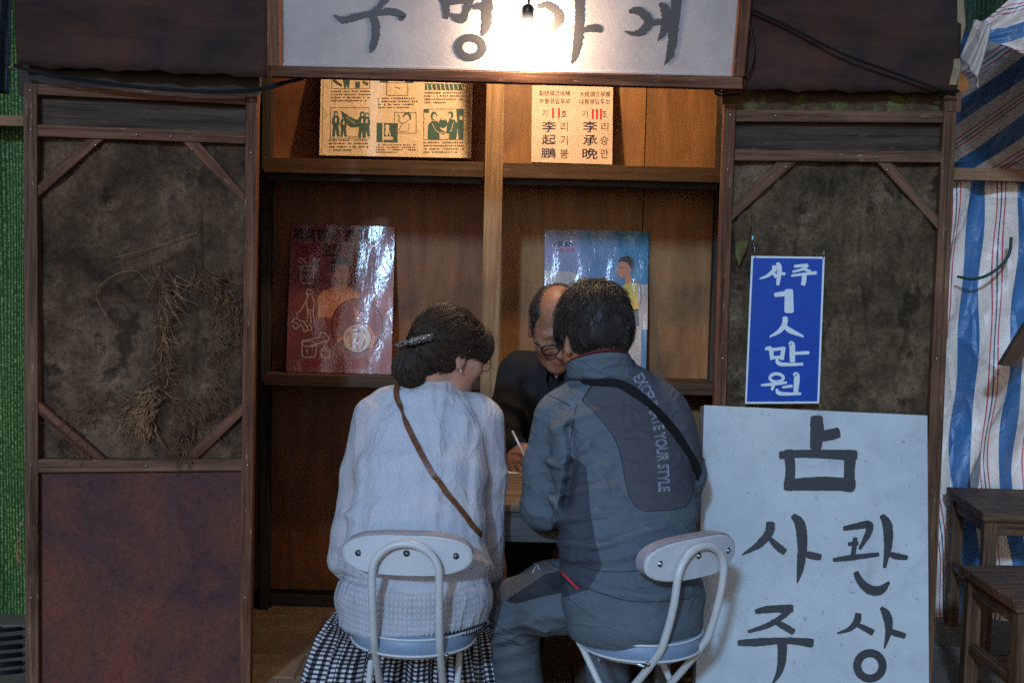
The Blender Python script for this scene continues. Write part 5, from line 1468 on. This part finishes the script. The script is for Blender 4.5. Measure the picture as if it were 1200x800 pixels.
wh = Head(W(527, 411, 3.475), (.80, .56, -.27), (.16, .10, 1), .955)
def w_body(P):
    d = smin(nloft(P, wt(WT, .040), WX), w_arms(P, .020), .02)
    d = smin(d, ncap(P, WA(510, 458, 3.465), wh.w(-.035, 0, -.06), .052, .050), .03)
    d = smin(d, wh.d(P), .012)
    for sd, sh in ((-1, w_la), (1, w_ra)):
        wr = A((-.10 if sd > 0 else -.24, 3.70, .745)); el = sh[-1]
        d = smin(d, ncap(P, el, wr, .038, .026), .02)
        d = np.minimum(d, hand_d(P, wr, wr + A((-.03 * sd, .08, -.012)), (-sd, .2, 0), (0, 0, -1), .5))
        hp_ = WA(484 + 45 * sd, 722, 3.35); kn = A((hp_[0] + .02 * sd, 3.72, .46)); an = A((kn[0], 3.66, .09))
        d = smin(d, ncap(P, hp_, kn, .070, .052), .02); d = smin(d, ncap(P, kn, an, .050, .034), .02)
        d = smin(d, nell(P, an + A((0, .06, -.05)), (.042, .12, .038)), .02)
    return d
V, Q = sdf_mesh(w_body, axis(-.47, .08, .0075), axis(3.04, 3.95, .0075), axis(.0, 1.30, .010, [(1.0, 1.3, .006)]))
woman = tag(vf_obj('person', V, Q, MT['skin_w']), 'person in white blouse and gingham skirt seated with a hair clip', 'person')
V, Q = sdf_mesh(blouse_fn, axis(-.52, .05, .0055), axis(3.02, 3.62, .0055), axis(.40, 1.08, .0055))
blouse = vf_obj('blouse', V, Q, MT['blouse'], woman)
def cami_fn(P):
    U, V = topx(P)
    e = np.interp(U, [370, 395, 420, 450, 486, 530, 560, 585], [628, 648, 670, 688, 697, 694, 680, 652])
    return np.maximum(nloft(P, wt(WT, .010), WX), ((V - e) * .0020).astype(f32))
V, Q = sdf_mesh(cami_fn, axis(-.50, .02, .008), axis(3.04, 3.62, .008), axis(.44, 1.04, .008))
vf_obj('undershirt', V, Q, MT['cami'], woman)
# skirt
def skirt():
    rows_ = []
    for a_, b_, Y_, rx_, ry_ in reversed(WT[:4]):
        c_ = W(a_, b_, Y_); rows_.append((c_.z, c_.x, c_.y, rx_ - .009, ry_ - .009, .0))
    xb = rows_[-1][1]; zl = rows_[-1][0]
    rows_ += [(zl - .03, xb - .008, 3.36, .214, .20, .006), (zl - .08, xb - .016, 3.45, .226, .215, .012), (.28, xb - .026, 3.52, .246, .23, .020), (.18, xb - .030, 3.55, .268, .245, .026), (.10, xb - .032, 3.56, .280, .25, .030)]
    n = 260; Vv, UV = [], []
    dense = []
    zs_ = [r[0] for r in rows_]
    for z in np.concatenate([np.linspace(zs_[0], zl, 24), np.linspace(zl - .005, .10, 40)]):
        vals = [np.interp(-z, [-q for q in zs_], [r[k] for r in rows_]) for k in range(6)]
        dense.append((z,) + tuple(vals[1:]))
    for z, cx, cy, rx, ry, am in dense:
        x0 = cx
        for k in range(n + 1):
            a = 2 * math.pi * k / n
            rip = am * (math.sin(a * 13 + .8) + .6 * math.sin(a * 23 + 2 + 3 * z) + .4 * math.sin(a * 37))
            Vv.append((x0 + math.cos(a) * (rx + rip), cy + math.sin(a) * (ry + rip), z)); UV.append((a * .235 + .002 * math.sin(9 * z), z * 1.0 + .004 * math.sin(a * 3)))
    m = len(dense); F = []
    for j in range(m - 1):
        for k in range(n):
            b = j * (n + 1) + k
            F.append((b, b + n + 1, b + n + 2, b + 1))
    return pyd('skirt', Vv, F, MT['gingham'], woman, smooth=True, uv=UV)
skirt()
# hair
bun = WA(482, 428, 3.41); clipP = WA(489, 400, 3.40)
def w_hair(P):
    q = wh.q(P); q2 = q.copy(); q2[:, 1] = np.abs(q2[:, 1])
    d = nell(q, (-.016, 0, .026), (.108, .086, .102))
    d = smin(d, nell(q, (.066, 0, .038), (.050, .070, .060)), .03)
    d = smin(d, nell(q, (-.062, 0, -.022), (.052, .062, .064)), .03)
    d = ssub(d, nell(q2, (.066, .070, -.066), (.074, .058, .070)), .012)
    d = ssub(d, nell(q2, (.118, 0, -.075), (.075, .09, .070)), .02)
    d = ssub(d, nell(q2, (.02, .03, -.125), (.095, .08, .06)), .02)
    d = d * wh.k
    return d
def w_bun(P):
    R = np.array([[1, 0, 0], [0, 1, 0], [0, 0, 1]], f32)
    return smin(nell(P, bun, (.047, .038, .054)), nell(P, WA(494, 405, 3.42), (.032, .034, .026)), .03)
def w_hb(P): return smin(w_hair(P), w_bun(P), .012)
hx = axis(-.36, .02, .0045); hy = axis(3.32, 3.64, .0045); hz2 = axis(1.00, 1.30, .0045)
V, Q = sdf_mesh(w_hb, hx, hy, hz2)
hair = vf_obj('hair', V, Q, MT['hair_w'], woman)
tgt = A(clipP)
Vh = V[(w_bun(V) > .004)]
def wflow(P):
    q = wh.q(P); d = tgt - P; d = d / (np.linalg.norm(d, axis=1, keepdims=True) + 1e-6)
    front = np.clip((q[:, 0] - .03) / .05, 0, 1)[:, None]
    return d * (1 - front) + front * (-wh.U * .9 - wh.F * .15 + wh.S * .2)
strands('hair_strands', w_hb, Vh, wflow, 6500, .085, .00075, MT['hair_w'], hair, 5, .02, 8, .0012, .10)
Vb_ = V[(w_bun(V) < .002)]
strands('hair_strands', w_hb, Vb_, lambda P: np.broadcast_to(A((.12, 0, -1)), P.shape) + (P - bun) * 3, 1800, .055, .00075, MT['hair_w'], hair, 6, .02, 6, .001, .25)
fly = Vh[(wh.q(Vh)[:, 2] > .04)]
strands('hair_strands', w_hb, fly, wflow, 260, .05, .00030, MT['hair_w'], hair, 7, .25, 6, .001, .5, False)
Vn = V[(wh.q(V)[:, 2] < -.04)]
strands('hair_strands', w_hb, Vn, lambda P: np.broadcast_to(A((.3, 0, -1)), P.shape), 120, .04, .00030, MT['hair_w'], hair, 8, .2, 6, .001, .5, False)
# clip, earring, spectacles
def mk_clip():
    m = M('speckled_hair_clip'); o = m.ob(); v = m.vor(o, 210)
    c = m.ramp(v, [(.25, (.5, .42, .32)), (.45, (.03, .028, .028))])
    return m.fin(c, .3, m.bump(v, .5, .002), .5)
cpts = [W(x, y_, Y) for x, y_, Y in ((463, 405, 3.372), (475, 402, 3.366), (487, 399, 3.362), (498, 396.5, 3.364), (508, 394.5, 3.372))]
tube('hair_clip', catmull(cpts, 5), np.concatenate([np.linspace(.005, .011, 10), np.linspace(.011, .0095, 11)]), mk_clip(), woman, 10)
lathe('earring', [(.0005, -.0035), (.0033, 0), (.0005, .0035)], wh.w(-.001, .083, -.049), (0, 0, 1), MT['pearl'], woman, 8)
def specs(h, parent, mat, r=.0014, lens=(.024, .019), uo=-.012, half=False):
    paths = []
    for s_ in (-1, 1):
        paths.append(('rim', [h.w(.112 - .10 * abs(s_ * .034 + lens[0] * math.cos(a)) ** 1.6, s_ * .034 + lens[0] * math.cos(a), uo + lens[1] * math.sin(a)) for a in np.linspace(0, 2 * math.pi, 25)]))
        paths.append(('temple', [h.w(.106, s_ * .058, uo + .004), h.w(.07, s_ * .076, uo + .004), h.w(.0, s_ * .080, uo + .010), h.w(-.016, s_ * .080, uo - .004)]))
    paths.append(('bridge', [h.w(.112, -.010, uo + .004), h.w(.116, 0, uo + .007), h.w(.112, .010, uo + .004)]))
    root = None
    for nm, p in paths:
        o = tube('spectacles' if root is None else nm, p, r, mat, parent if root is None else root, 6)
        root = root or o
specs(wh, woman, MT['wire'], .0012)
for s_ in (-1, 1):
    pass
# her bag strap
def strap_path(fn, px, n=6):
    """band laid on the body: along px on the street side, then back to its start across the chest"""
    B = []
    for x, y_ in catmull(px, n):
        d = A(ray(x, y_).normalized()); t = 2.7
        for _ in range(160):
            p = A(C_POS) + d * t; v = float(fn(p[None])[0]); t += max(v, .0005) * .6
            if v < .0006: break
        B.append(p)
    Fr = []
    for t in np.linspace(0, 1, 24)[1:-1]:
        p = B[-1] * (1 - t) + B[0] * t; p = p + A((0, .45, 0))
        for _ in range(80): p = p - A((0, 1, 0)) * max(float(fn(p[None])[0]), 0) * .6
        Fr.append(p)
    P = np.array(B + Fr + [B[0]], f32)
    for _ in range(2): P[1:-1] = .25 * P[:-2] + .5 * P[1:-1] + .25 * P[2:]
    g = grad(fn, P)
    return P + g * .004, g
P, g = strap_path(lambda p: smin(w_torso(p), ncap(p, WA(455, 474, 3.45), WA(556, 477, 3.465), .040, .040), .03) - folds(p, wf, 3.42), [(466, 451), (465, 462), (471, 482), (481, 507), (498, 540), (521, 575), (545, 605), (566, 632)])
bag = thing('crossbody_bag', Vector(P[:, :].mean(0).tolist()), 'brown leather strap of a crossbody bag across the white blouse', 'bag')
ribbon('strap', P, .0145, g, MT['brown_strap'], bag, .004, tw=1.1 * np.exp(-((np.arange(len(P)) - 13) / 3.0) ** 2))
ib = int(np.argmax(P[:, 1] - P[:, 2]))
pc = Vector(P[ib].tolist())
lathe('pouch', [(.004, -.06), (.05, -.058), (.06, -.02), (.06, .03), (.04, .05), (.004, .052)], pc + Vector((0, .03, -.03)), (0, 0, 1), MT['brown_strap'], bag, 12)

# ================================================================== the man in the grey jacket
MTW = [(744, 730, 3.22, .182, .160), (743, 700, 3.235, .190, .150), (739, 650, 3.27, .190, .142), (734, 595, 3.32, .192, .136), (730, 545, 3.385, .198, .130), (724, 500, 3.415, .192, .120), (715, 466, 3.44, .158, .10), (706, 444, 3.455, .085, .074)]
MX = (.88, .47, 0)
m_la = [WA(655, 492, 3.43), WA(643, 545, 3.435), WA(639, 592, 3.45), WA(668, 574, 3.60), WA(690, 566, 3.72)]
m_ra = [WA(787, 503, 3.45), WA(800, 555, 3.48), WA(795, 590, 3.53), WA(765, 566, 3.64), WA(735, 560, 3.72)]
mfold = [([(640, 540), (655, 545), (690, 520)], 5, .010), ([(650, 505), (668, 490), (700, 480)], 6, .008), ([(660, 560), (690, 548), (715, 545)], 5, .007), ([(655, 580), (688, 572), (720, 570)], 5, .008), ([(660, 610), (700, 598), (735, 600)], 6, .008),
         ([(655, 635), (700, 640), (745, 625), (780, 615)], 6, .010), ([(668, 655), (720, 655), (775, 640)], 5, .008), ([(660, 672), (705, 690), (770, 700), (810, 690)], 6, .009), ([(640, 575), (655, 600), (645, 620)], 6, .012), ([(612, 560), (640, 585)], 7, .006), ([(620, 600), (650, 610)], 5, .008),
         ([(668, 500), (672, 540), (664, 590)], 6, -.016), ([(745, 455), (775, 470), (800, 500)], 7, .006), ([(780, 450), (806, 492), (815, 540)], 6, .007), ([(700, 620), (690, 650)], 5, .006), ([(760, 660), (815, 650)], 6, .007), ([(690, 520), (705, 560), (700, 600)], 8, .006), ([(720, 615), (760, 600), (815, 605)], 6, .006)]
def m_torso(P): return nloft(P, [(WA(a, b, Y), x, y_) for a, b, Y, x, y_ in MTW], MX)
def m_arms(P, s=0.0):
    return np.minimum(npoly(P, m_la, [.070 - s, .067 - s, .066 - s, .052 - s, .044 - s]), npoly(P, m_ra, [.068 - s, .062 - s, .058 - s, .050 - s, .044 - s]))
def jacket_fn(P):
    d = smin(m_torso(P), m_arms(P), .030)
    d = smin(d, ncap(P, WA(680, 476, 3.44), WA(770, 482, 3.45), .050, .050), .04)
    d = smin(d, ncap(P, WA(726, 446, 3.46), WA(778, 480, 3.455), .060, .060), .035)
    d = smin(d, ncap(P, WA(694, 458, 3.45), WA(664, 480, 3.44), .052, .058), .035)
    return d - folds(P, mfold, 3.40, .06)
m_tr = [(WA(715, 706, 3.25), .090), (WA(648, 699, 3.33), .092), (WA(598, 715, 3.40), .078), (WA(606, 800, 3.47), .066), (WA(610, 872, 3.50), .056)]
m_tr2 = [(WA(762, 706, 3.32), .088), (WA(706, 700, 3.72), .074), (WA(712, 790, 3.70), .060), (WA(716, 836, 3.70), .054)]
tfold = [([(575, 740), (610, 730), (640, 742)], 5, .010), ([(570, 755), (600, 748), (625, 760)], 4, .010), ([(580, 770), (615, 762)], 5, .008), ([(600, 735), (640, 720), (700, 725)], 6, .008), ([(590, 700), (640, 690), (690, 700)], 6, .008), ([(585, 790), (625, 780)], 5, .006)]
def trouser_fn(P):
    d = npoly(P, [a for a, _ in m_tr], [r for _, r in m_tr], .03)
    d = smin(d, npoly(P, [a for a, _ in m_tr2], [r for _, r in m_tr2], .03), .03)
    d = smin(d, nell(P, WA(744, 712, 3.25), (.160, .145, .080)), .05)
    d = np.maximum(d, -(P[:, 2] - .03))
    return d - folds(P, tfold, 3.44, .06)
mh = Head(W(697, 392, 3.52), (-.26, .88, -.36), (-.15, .35, 1), 1.13)
def m_body(P):
    d = smin(nloft(P, [(WA(a, b, Y), x - .024, y_ - .024) for a, b, Y, x, y_ in MTW], MX), m_arms(P, .020), .02)
    d = smin(d, ncap(P, WA(706, 446, 3.455), mh.w(-.035, 0, -.06), .062, .060), .03)
    d = smin(d, mh.d(P), .012)
    for sd, arm in ((-1, m_la), (1, m_ra)):
        wr = arm[-1] + A((0, .01, .0))
        d = np.minimum(d, hand_d(P, wr, wr + A((.02 * -sd, .085, -.012)), (-sd, .2, 0), (0, 0, -1), .6, 1.1))
    for t_, fd in ((m_tr, (-.4, .9)), (m_tr2, (-.2, 1))):
        d = smin(d, npoly(P, [a for a, _ in t_], [r - .02 for _, r in t_], .02), .02)
        d = smin(d, ncap(P, t_[-1][0], (t_[-1][0][0], t_[-1][0][1], .06), .04, .036), .02)
        c = A((t_[-1][0][0] + fd[0] * .06, t_[-1][0][1] + fd[1] * .06, .045))
        d = smin(d, nell(P, c, (.05, .10, .036)), .02)
    return d
V, Q = sdf_mesh(m_body, axis(-.10, .60, .0075), axis(3.04, 3.98, .0075), axis(.0, 1.34, .010, [(1.02, 1.34, .006)]))
man = tag(vf_obj('person', V, Q, MT['skin_m']), 'person with short dark hair in a grey track jacket leaning over the table', 'person')
V, Q = sdf_mesh(jacket_fn, axis(-.06, .60, .0055), axis(3.02, 3.86, .0055), axis(.42, 1.10, .0055))
U_, V_ = topx(V)
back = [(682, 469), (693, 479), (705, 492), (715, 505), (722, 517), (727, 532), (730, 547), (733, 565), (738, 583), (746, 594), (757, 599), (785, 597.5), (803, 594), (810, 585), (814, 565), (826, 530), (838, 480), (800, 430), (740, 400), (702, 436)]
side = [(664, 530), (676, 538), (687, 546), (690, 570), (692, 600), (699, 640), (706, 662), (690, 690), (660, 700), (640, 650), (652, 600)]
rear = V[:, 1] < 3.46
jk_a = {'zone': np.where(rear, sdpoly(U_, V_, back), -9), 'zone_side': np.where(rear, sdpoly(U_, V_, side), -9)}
jacket = vf_obj('jacket', V, Q, MT['jacket'], man, jk_a)
jbvh = BVHTree.FromPolygons([Vector(v.tolist()) for v in V], [tuple(int(k) for k in q) for q in Q])
def on_jacket(x, y_, off=.0015):
    d = ray(x, y_).normalized(); h = jbvh.ray_cast(C_POS, d)
    if h[0] is None: return None
    return h[0] + h[1] * (off if h[1].dot(d) < 0 else -off), h[1]
# print down the back
tv, tf = font_mesh('EXCELIMATE YOUR STYLE', outline=.022, spacing=1.02)
lo, hi = tv.min(0), tv.max(0)
path = catmull([(746.5, 440), (756, 456), (764, 474), (770, 494), (774, 517), (776.5, 545), (778, 576)], 12)
seg = np.concatenate([[0], np.cumsum(np.hypot(*np.diff(path, axis=0).T))])
Vt = []
for v in tv:
    t = (v[0] - lo[0]) / (hi[0] - lo[0]) * seg[-1]; s_ = ((v[1] - lo[1]) / (hi[1] - lo[1]) - .5) * 13.5
    cx, cy = np.interp(t, seg, path[:, 0]), np.interp(t, seg, path[:, 1])
    c2x, c2y = np.interp(min(t + 2, seg[-1]), seg, path[:, 0]), np.interp(min(t + 2, seg[-1]), seg, path[:, 1])
    c1x, c1y = np.interp(max(t - 2, 0), seg, path[:, 0]), np.interp(max(t - 2, 0), seg, path[:, 1])
    tx, ty = c2x - c1x, c2y - c1y; L = math.hypot(tx, ty) + 1e-6
    r_ = on_jacket(cx + ty / L * s_, cy - tx / L * s_, .0010 + .0006 * (v[2] > 0))
    Vt.append(r_[0] if r_ else Vector((0, 3.3, .8)))
pyd('back_print', Vt, tf, MT['print'], man)
# collar
def m_collar(u, v, off=0.0):
    a = 2 * math.pi * u
    c = Vector(W(707, 444, 3.452)).lerp(Vector(W(701, 424, 3.43)), v)
    r = .100 - .022 * v + .008 * v * v + off
    return c + Vector((math.cos(a) * r, math.sin(a) * r * .95, -.024 * math.sin(a) * v + .012 * math.cos(a) * v - .008 * math.sin(a))), (u * .5, v * .04)
cl = grid_surf('collar', m_collar, 44, 5, MT['jacket'], man, thick=.004)
set_attr(cl.data, 'zone', np.full(len(cl.data.vertices), -9)); set_attr(cl.data, 'zone_side', np.full(len(cl.data.vertices), -9))
grid_surf('collar_lining', lambda u, v: m_collar(u, .25 + .85 * v, -.004), 44, 4, MT['dred'], man, thick=.002)
tube('collar_edge', [m_collar(k / 44, 1.05, -.002)[0] for k in range(44)], .0034, MT['dred'], man, 6, True)
# red shoulder piping, zip and seams
def on_line(name, pts, r, mat, off=.001):
    P3 = [on_jacket(x, y_, off) for x, y_ in catmull(pts, 8)]
    P3 = [p[0] for p in P3 if p]
    return tube(name, P3, r, mat, man, 5) if len(P3) > 2 else None
on_line('shoulder_piping', [(680, 438), (687, 440), (696, 445)], .0030, MT['red'])
for s_ in ([(701, 440), (694, 452), (682, 469)], [(676, 474), (671, 500), (668, 530), (672, 545)], [(660, 655), (700, 668), (750, 668), (815, 655)], [(641, 462), (655, 468), (668, 476)], [(690, 690), (740, 704), (800, 702), (814, 696)]):
    on_line('seam', s_, .0009, MT['black_strap'], .0002)
V, Q = sdf_mesh(trouser_fn, axis(-.14, .58, .007), axis(3.02, 3.90, .007), axis(.0, .66, .007))
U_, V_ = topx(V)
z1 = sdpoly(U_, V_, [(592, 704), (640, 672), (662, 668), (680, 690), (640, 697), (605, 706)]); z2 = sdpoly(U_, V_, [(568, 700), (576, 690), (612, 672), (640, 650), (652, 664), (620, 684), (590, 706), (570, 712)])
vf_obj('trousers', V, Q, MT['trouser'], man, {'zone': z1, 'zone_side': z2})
tb_ = BVHTree.FromPolygons([Vector(v.tolist()) for v in V], [tuple(int(k) for k in q) for q in Q])
def hit2(x, y_, off):
    best = None
    for b in (tb_, jbvh):
        d = ray(x, y_).normalized(); h = b.ray_cast(C_POS, d)
        if h[0] is not None and (best is None or h[3] < best[1]): best = (h[0] - d * off, h[3])
    return best[0] if best else W(x, y_, 3.36)
zp = [hit2(x, y_, .002) for x, y_ in catmull([(657, 669), (666, 678), (678, 690)], 5)]
tube('red_zip', [p for p in zp if p], .0036, MT['red'], man, 6)
lg = [[hit2(x, y_, .003) for x, y_ in st] for st in ([(625, 659), (630, 662), (632, 667)], [(629, 658), (627, 665), (624, 671)])]
tubes('pocket_logo', [[p for p in l_ if p] for l_ in lg], .0018, MT['print'], man, 5)
# hair
def m_hair(P):
    q = mh.q(P); q2 = q.copy(); q2[:, 1] = np.abs(q2[:, 1])
    d = nell(q2, (-.014, 0, .034), (.106, .086, .097))
    d = smin(d, nell(q2, (-.050, 0, -.005), (.060, .076, .068)), .02)
    d = smin(d, nell(q2, (.02, .055, .015), (.05, .034, .05)), .02)
    d = ssub(d, nell(q2, (.03, .095, -.032), (.05, .028, .040)), .008)
    d = ssub(d, nell(q2, (.10, 0, -.06), (.075, .10, .09)), .02)
    d = np.maximum(d, (-.056 + .10 * np.clip(q2[:, 0] + .06, 0, .1)) - q2[:, 2] + .0015 * np.sin(q2[:, 1] * 90))
    return d * mh.k
V, Q = sdf_mesh(m_hair, axis(.06, .40, .0045), axis(3.32, 3.74, .0045), axis(1.04, 1.38, .0045))
mhair = vf_obj('hair', V, Q, MT['hair_m'], man)
crown = mh.w(-.055, .005, .115)
def mflow(P):
    d = P - crown; d = d / (np.linalg.norm(d, axis=1, keepdims=True) + 1e-6); e = mh.q(P)
    return d + np.clip(.02 - e[:, 2:3], 0, .1) * 6 * -mh.U
strands('hair_strands', m_hair, V, mflow, 8000, .030, .00072, MT['hair_m'], mhair, 15, .20, 5, .0006, .28, False)
top_ = V[mh.q(V)[:, 2] > .07]
strands('hair_strands', m_hair, top_, mflow, 900, .045, .00065, MT['hair_m'], mhair, 16, .30, 6, .0006, .45, False)
# his strap
P, g = strap_path(jacket_fn, [(683, 441), (690, 448), (706, 449), (724, 450), (744, 460), (765, 478), (786, 501), (801, 522), (814, 545), (820, 562)])
bag2 = thing('crossbody_bag', Vector(P.mean(0).tolist()), 'wide black webbing strap of a bag across the grey jacket', 'bag')
ribbon('strap', P, .026, g, MT['black_strap'], bag2, .003)
pc = Vector(P[int(np.argmax(P[:, 1] - P[:, 2] * .6))].tolist())
lathe('pouch', [(.004, -.05), (.05, -.048), (.06, -.02), (.06, .03), (.04, .042), (.004, .044)], pc + Vector((0, .02, -.02)), (0, 0, 1), MT['black_strap'], bag2, 12)

# ================================================================== the man in the dark suit behind the table
OTW = [(668, 640, 4.36, .18, .13), (667, 560, 4.33, .195, .135), (666, 500, 4.28, .20, .125), (664, 455, 4.24, .185, .11), (664, 432, 4.215, .13, .085), (664, 418, 4.20, .06, .055)]
o_ra = [WA(606, 440, 4.24), WA(598, 478, 4.20), WA(594, 508, 4.15), WA(603, 521, 4.075)]
o_la = [WA(726, 440, 4.25), WA(740, 490, 4.24), WA(745, 530, 4.20), WA(710, 545, 4.06)]
def o_tor(P, s=0.0): return nloft(P, [(WA(a, b, Y), x - s, y_ - s) for a, b, Y, x, y_ in OTW], (1, 0, 0))
def o_arm(P, s=0.0): return np.minimum(npoly(P, o_ra, [.068 - s, .062 - s, .056 - s, .040 - s]), npoly(P, o_la, [.068 - s, .060 - s, .056 - s, .042 - s]))
of = [([(590, 470), (612, 480), (625, 500)], 4, .010), ([(585, 490), (605, 500)], 3, .010), ([(640, 440), (632, 470), (630, 520)], 3, .010), ([(612, 450), (616, 480), (612, 510)], 4, -.012), ([(600, 410), (625, 405)], 4, .004)]
def suit_fn(P):
    d = smin(o_tor(P), o_arm(P), .035)
    d = smin(d, ncap(P, WA(612, 430, 4.235), WA(718, 430, 4.245), .05, .05), .04)
    d = ssub(d, npoly(P, [WA(664, 414, 4.10), WA(664, 440, 4.09), WA(666, 480, 4.10)], [.060, .045, .012]), .006)
    return d - folds(P, of, 4.25, .06)
oh = Head(W(653, 380, 4.085), (.12, -.84, -.48), (.06, -.42, 1), 1.08)
def shirt_fn(P): return smin(nloft(P, [(WA(a, b, Y), x - .018, y_ - .016) for a, b, Y, x, y_ in OTW[:-1]], (1, 0, 0)), ncap(P, WA(664, 428, 4.195), WA(664, 418, 4.18), .058, .056), .02)
wr_o = o_ra[-1] + A((.006, -.012, -.004))
pen_tip = A(WZ(604, 540, TZ + .006))
def o_body(P):
    d = smin(o_tor(P, .035), o_arm(P, .022), .02)
    d = smin(d, ncap(P, WA(664, 428, 4.195), oh.w(-.03, 0, -.06), .054, .052), .03)
    q = oh.q(P); qa = np.abs(q[:, 1])
    wr_ = .0011 * np.sin(q[:, 2] * 420 + 30 * qa * qa) * np.clip((q[:, 2] - .025) / .02, 0, 1) * np.clip((q[:, 0] - .03) / .03, 0, 1) * np.clip((.085 - q[:, 2]) / .02, 0, 1)
    q2 = q.copy(); q2[:, 1] = qa
    wr_ = wr_ - .0032 * np.exp(-(np.maximum(ncap(q2, (.098, .016, -.038), (.080, .036, -.074), 0, 0), 0) / .0045) ** 2) - .0022 * np.exp(-(np.maximum(ncap(q2, (.084, .022, -.022), (.078, .046, -.018), 0, 0), 0) / .004) ** 2)
    d = smin(d, oh.d(P) - wr_.astype(f32), .012)
    d = smin(d, ncap(P, o_ra[-1], wr_o, .028, .026), .01)
    d = smin(d, hand_d(P, wr_o, wr_o + A((.012, -.072, -.030)), (.9, -.1, .5), (.2, .1, -1), .95, 1.05), .008)
    wl_ = o_la[-1]
    d = smin(d, hand_d(P, wl_, wl_ + A((-.03, -.07, -.02)), (-1, 0, .2), (0, 0, -1), .5, 1.05), .008)
    for sd in (-1, 1):
        hp_ = WA(668 + 30 * sd, 640, 4.34); kn = A((hp_[0] + .06 * sd, 3.98, .46)); an = A((kn[0], 4.06, .07))
        d = smin(d, ncap(P, A((hp_[0], 4.36, .50)), kn, .08, .055), .03); d = smin(d, ncap(P, kn, an, .052, .036), .02); d = smin(d, nell(P, an + A((0, -.06, -.03)), (.042, .12, .036)), .02)
    d = smin(d, ncap(P, WA(668, 640, 4.36), (.2, 4.37, .50), .13, .14), .04)
    return d
V, Q = sdf_mesh(o_body, axis(-.14, .52, .0065), axis(3.80, 4.54, .0065), axis(.0, 1.34, .011, [(.66, .80, .0055), (1.04, 1.34, .0050)]))
old = tag(vf_obj('person', V, Q, MT['skin_o']), 'person in dark suit and glasses bent over the table writing', 'person')
V, Q = sdf_mesh(suit_fn, axis(-.14, .52, .007), axis(3.98, 4.54, .007), axis(.40, 1.16, .007))
vf_obj('suit_jacket', V, Q, MT['suit'], old)
V, Q = sdf_mesh(shirt_fn, axis(-.10, .48, .008), axis(4.02, 4.50, .008), axis(.45, 1.14, .008))
vf_obj('shirt', V, Q, MT['shirt'], old)
def o_suit_front(x, y_): 
    return W(x, y_, 4.095)
for pts in ([(648, 418), (661, 430), (652, 444), (644, 430)], [(680, 418), (667, 430), (676, 444), (684, 430)]):
    slab('shirt_collar', [W(x, y_, 4.085) for x, y_ in pts], .006, MT['shirt'], old)
slab('tie', [W(x, y_, 4.082) for x, y_ in ((660, 428), (669, 428), (671, 438), (674, 480), (666, 490), (659, 480), (661, 438))], .008, MT['tie'], old)
for pts in ([(637, 412), (645, 418), (640, 445), (654, 480), (646, 486), (628, 452)], [(690, 412), (684, 418), (689, 445), (675, 480), (683, 486), (702, 452)]):
    slab('lapel', [W(x, y_, 4.10) for x, y_ in pts], .008, MT['suit'], old)
tr_o = [(A((.2, 4.36, .50)), .15), (A((.2, 4.20, .50)), .14)]
def o_trouser(P):
    d = ncap(P, (.16, 4.37, .52), (.22, 4.37, .52), .15, .15)
    for sd in (-1, 1):
        hp_ = WA(668 + 30 * sd, 640, 4.34)
        d = smin(d, npoly(P, [A((hp_[0], 4.36, .50)), A((hp_[0] + .06 * sd, 3.98, .46)), A((hp_[0] + .06 * sd, 4.06, .11))], [.095, .072, .058], .03), .03)
    return d
V, Q = sdf_mesh(o_trouser, axis(-.14, .52, .011), axis(3.85, 4.56, .011), axis(.03, .70, .011))
vf_obj('trousers', V, Q, MT['suit'], old)
def o_hair(P):
    q = oh.q(P); q2 = q.copy(); q2[:, 1] = np.abs(q2[:, 1])
    d = nell(q2, (-.016, 0, .020), (.100, .082, .094))
    d = ssub(d, nell(q2, (.045, 0, .085), (.10, .062, .075)), .01)
    d = ssub(d, nell(q2, (.085, 0, -.02), (.085, .10, .12)), .012)
    d = ssub(d, nell(q2, (.0, .095, -.035), (.04, .03, .035)), .008)
    d = np.maximum(d, -.05 - q2[:, 2])
    return d * oh.k
V, Q = sdf_mesh(o_hair, axis(.02, .34, .005), axis(3.94, 4.30, .005), axis(1.04, 1.36, .005))
ohair = vf_obj('hair', V, Q, MT['hair_o'], old)
strands('hair_strands', o_hair, V, lambda P: np.broadcast_to(oh.U * -.8 - oh.F * .5, P.shape).astype(f32), 1600, .028, .00042, MT['hair_o'], ohair, 25, .15, 5, .0006, .3, False)
def o_scalp(P): return nell(oh.q(P), (-.012, 0, .022), (.0965, .0745, .0905)) * oh.k
Vs = V[np.abs(oh.q(V)[:, 2] - .08) < .06]
strands('hair_strands', o_scalp, Vs, lambda P: np.broadcast_to(oh.S * .9 - oh.F * .3, P.shape).astype(f32), 380, .06, .00036, MT['hair_o'], ohair, 26, .03, 7, .001, .25)
specs(oh, old, MT['black_plastic'], .0028, (.026, .019), -.016)
for s_ in (-1, 1):
    tube('eyebrow', [oh.w(.094, s_ * .014, .014), oh.w(.093, s_ * .030, .018), oh.w(.080, s_ * .048, .013)], .0030, MT['hair_o'], old, 5)
kn_ = wr_o + A((.012, -.072, -.030))
pen = tube('pen', [Vector((kn_ + A((.020, -.030, -.030))).tolist()), Vector((kn_ + A((.012, -.012, .020))).tolist()), W(600.5, 505, 4.02)], .0038, plain('white_pen', (.6, .62, .66), .35, .5, .1), None, 8)
tag(pen, 'slim white pen held in the writing hand', 'pen')
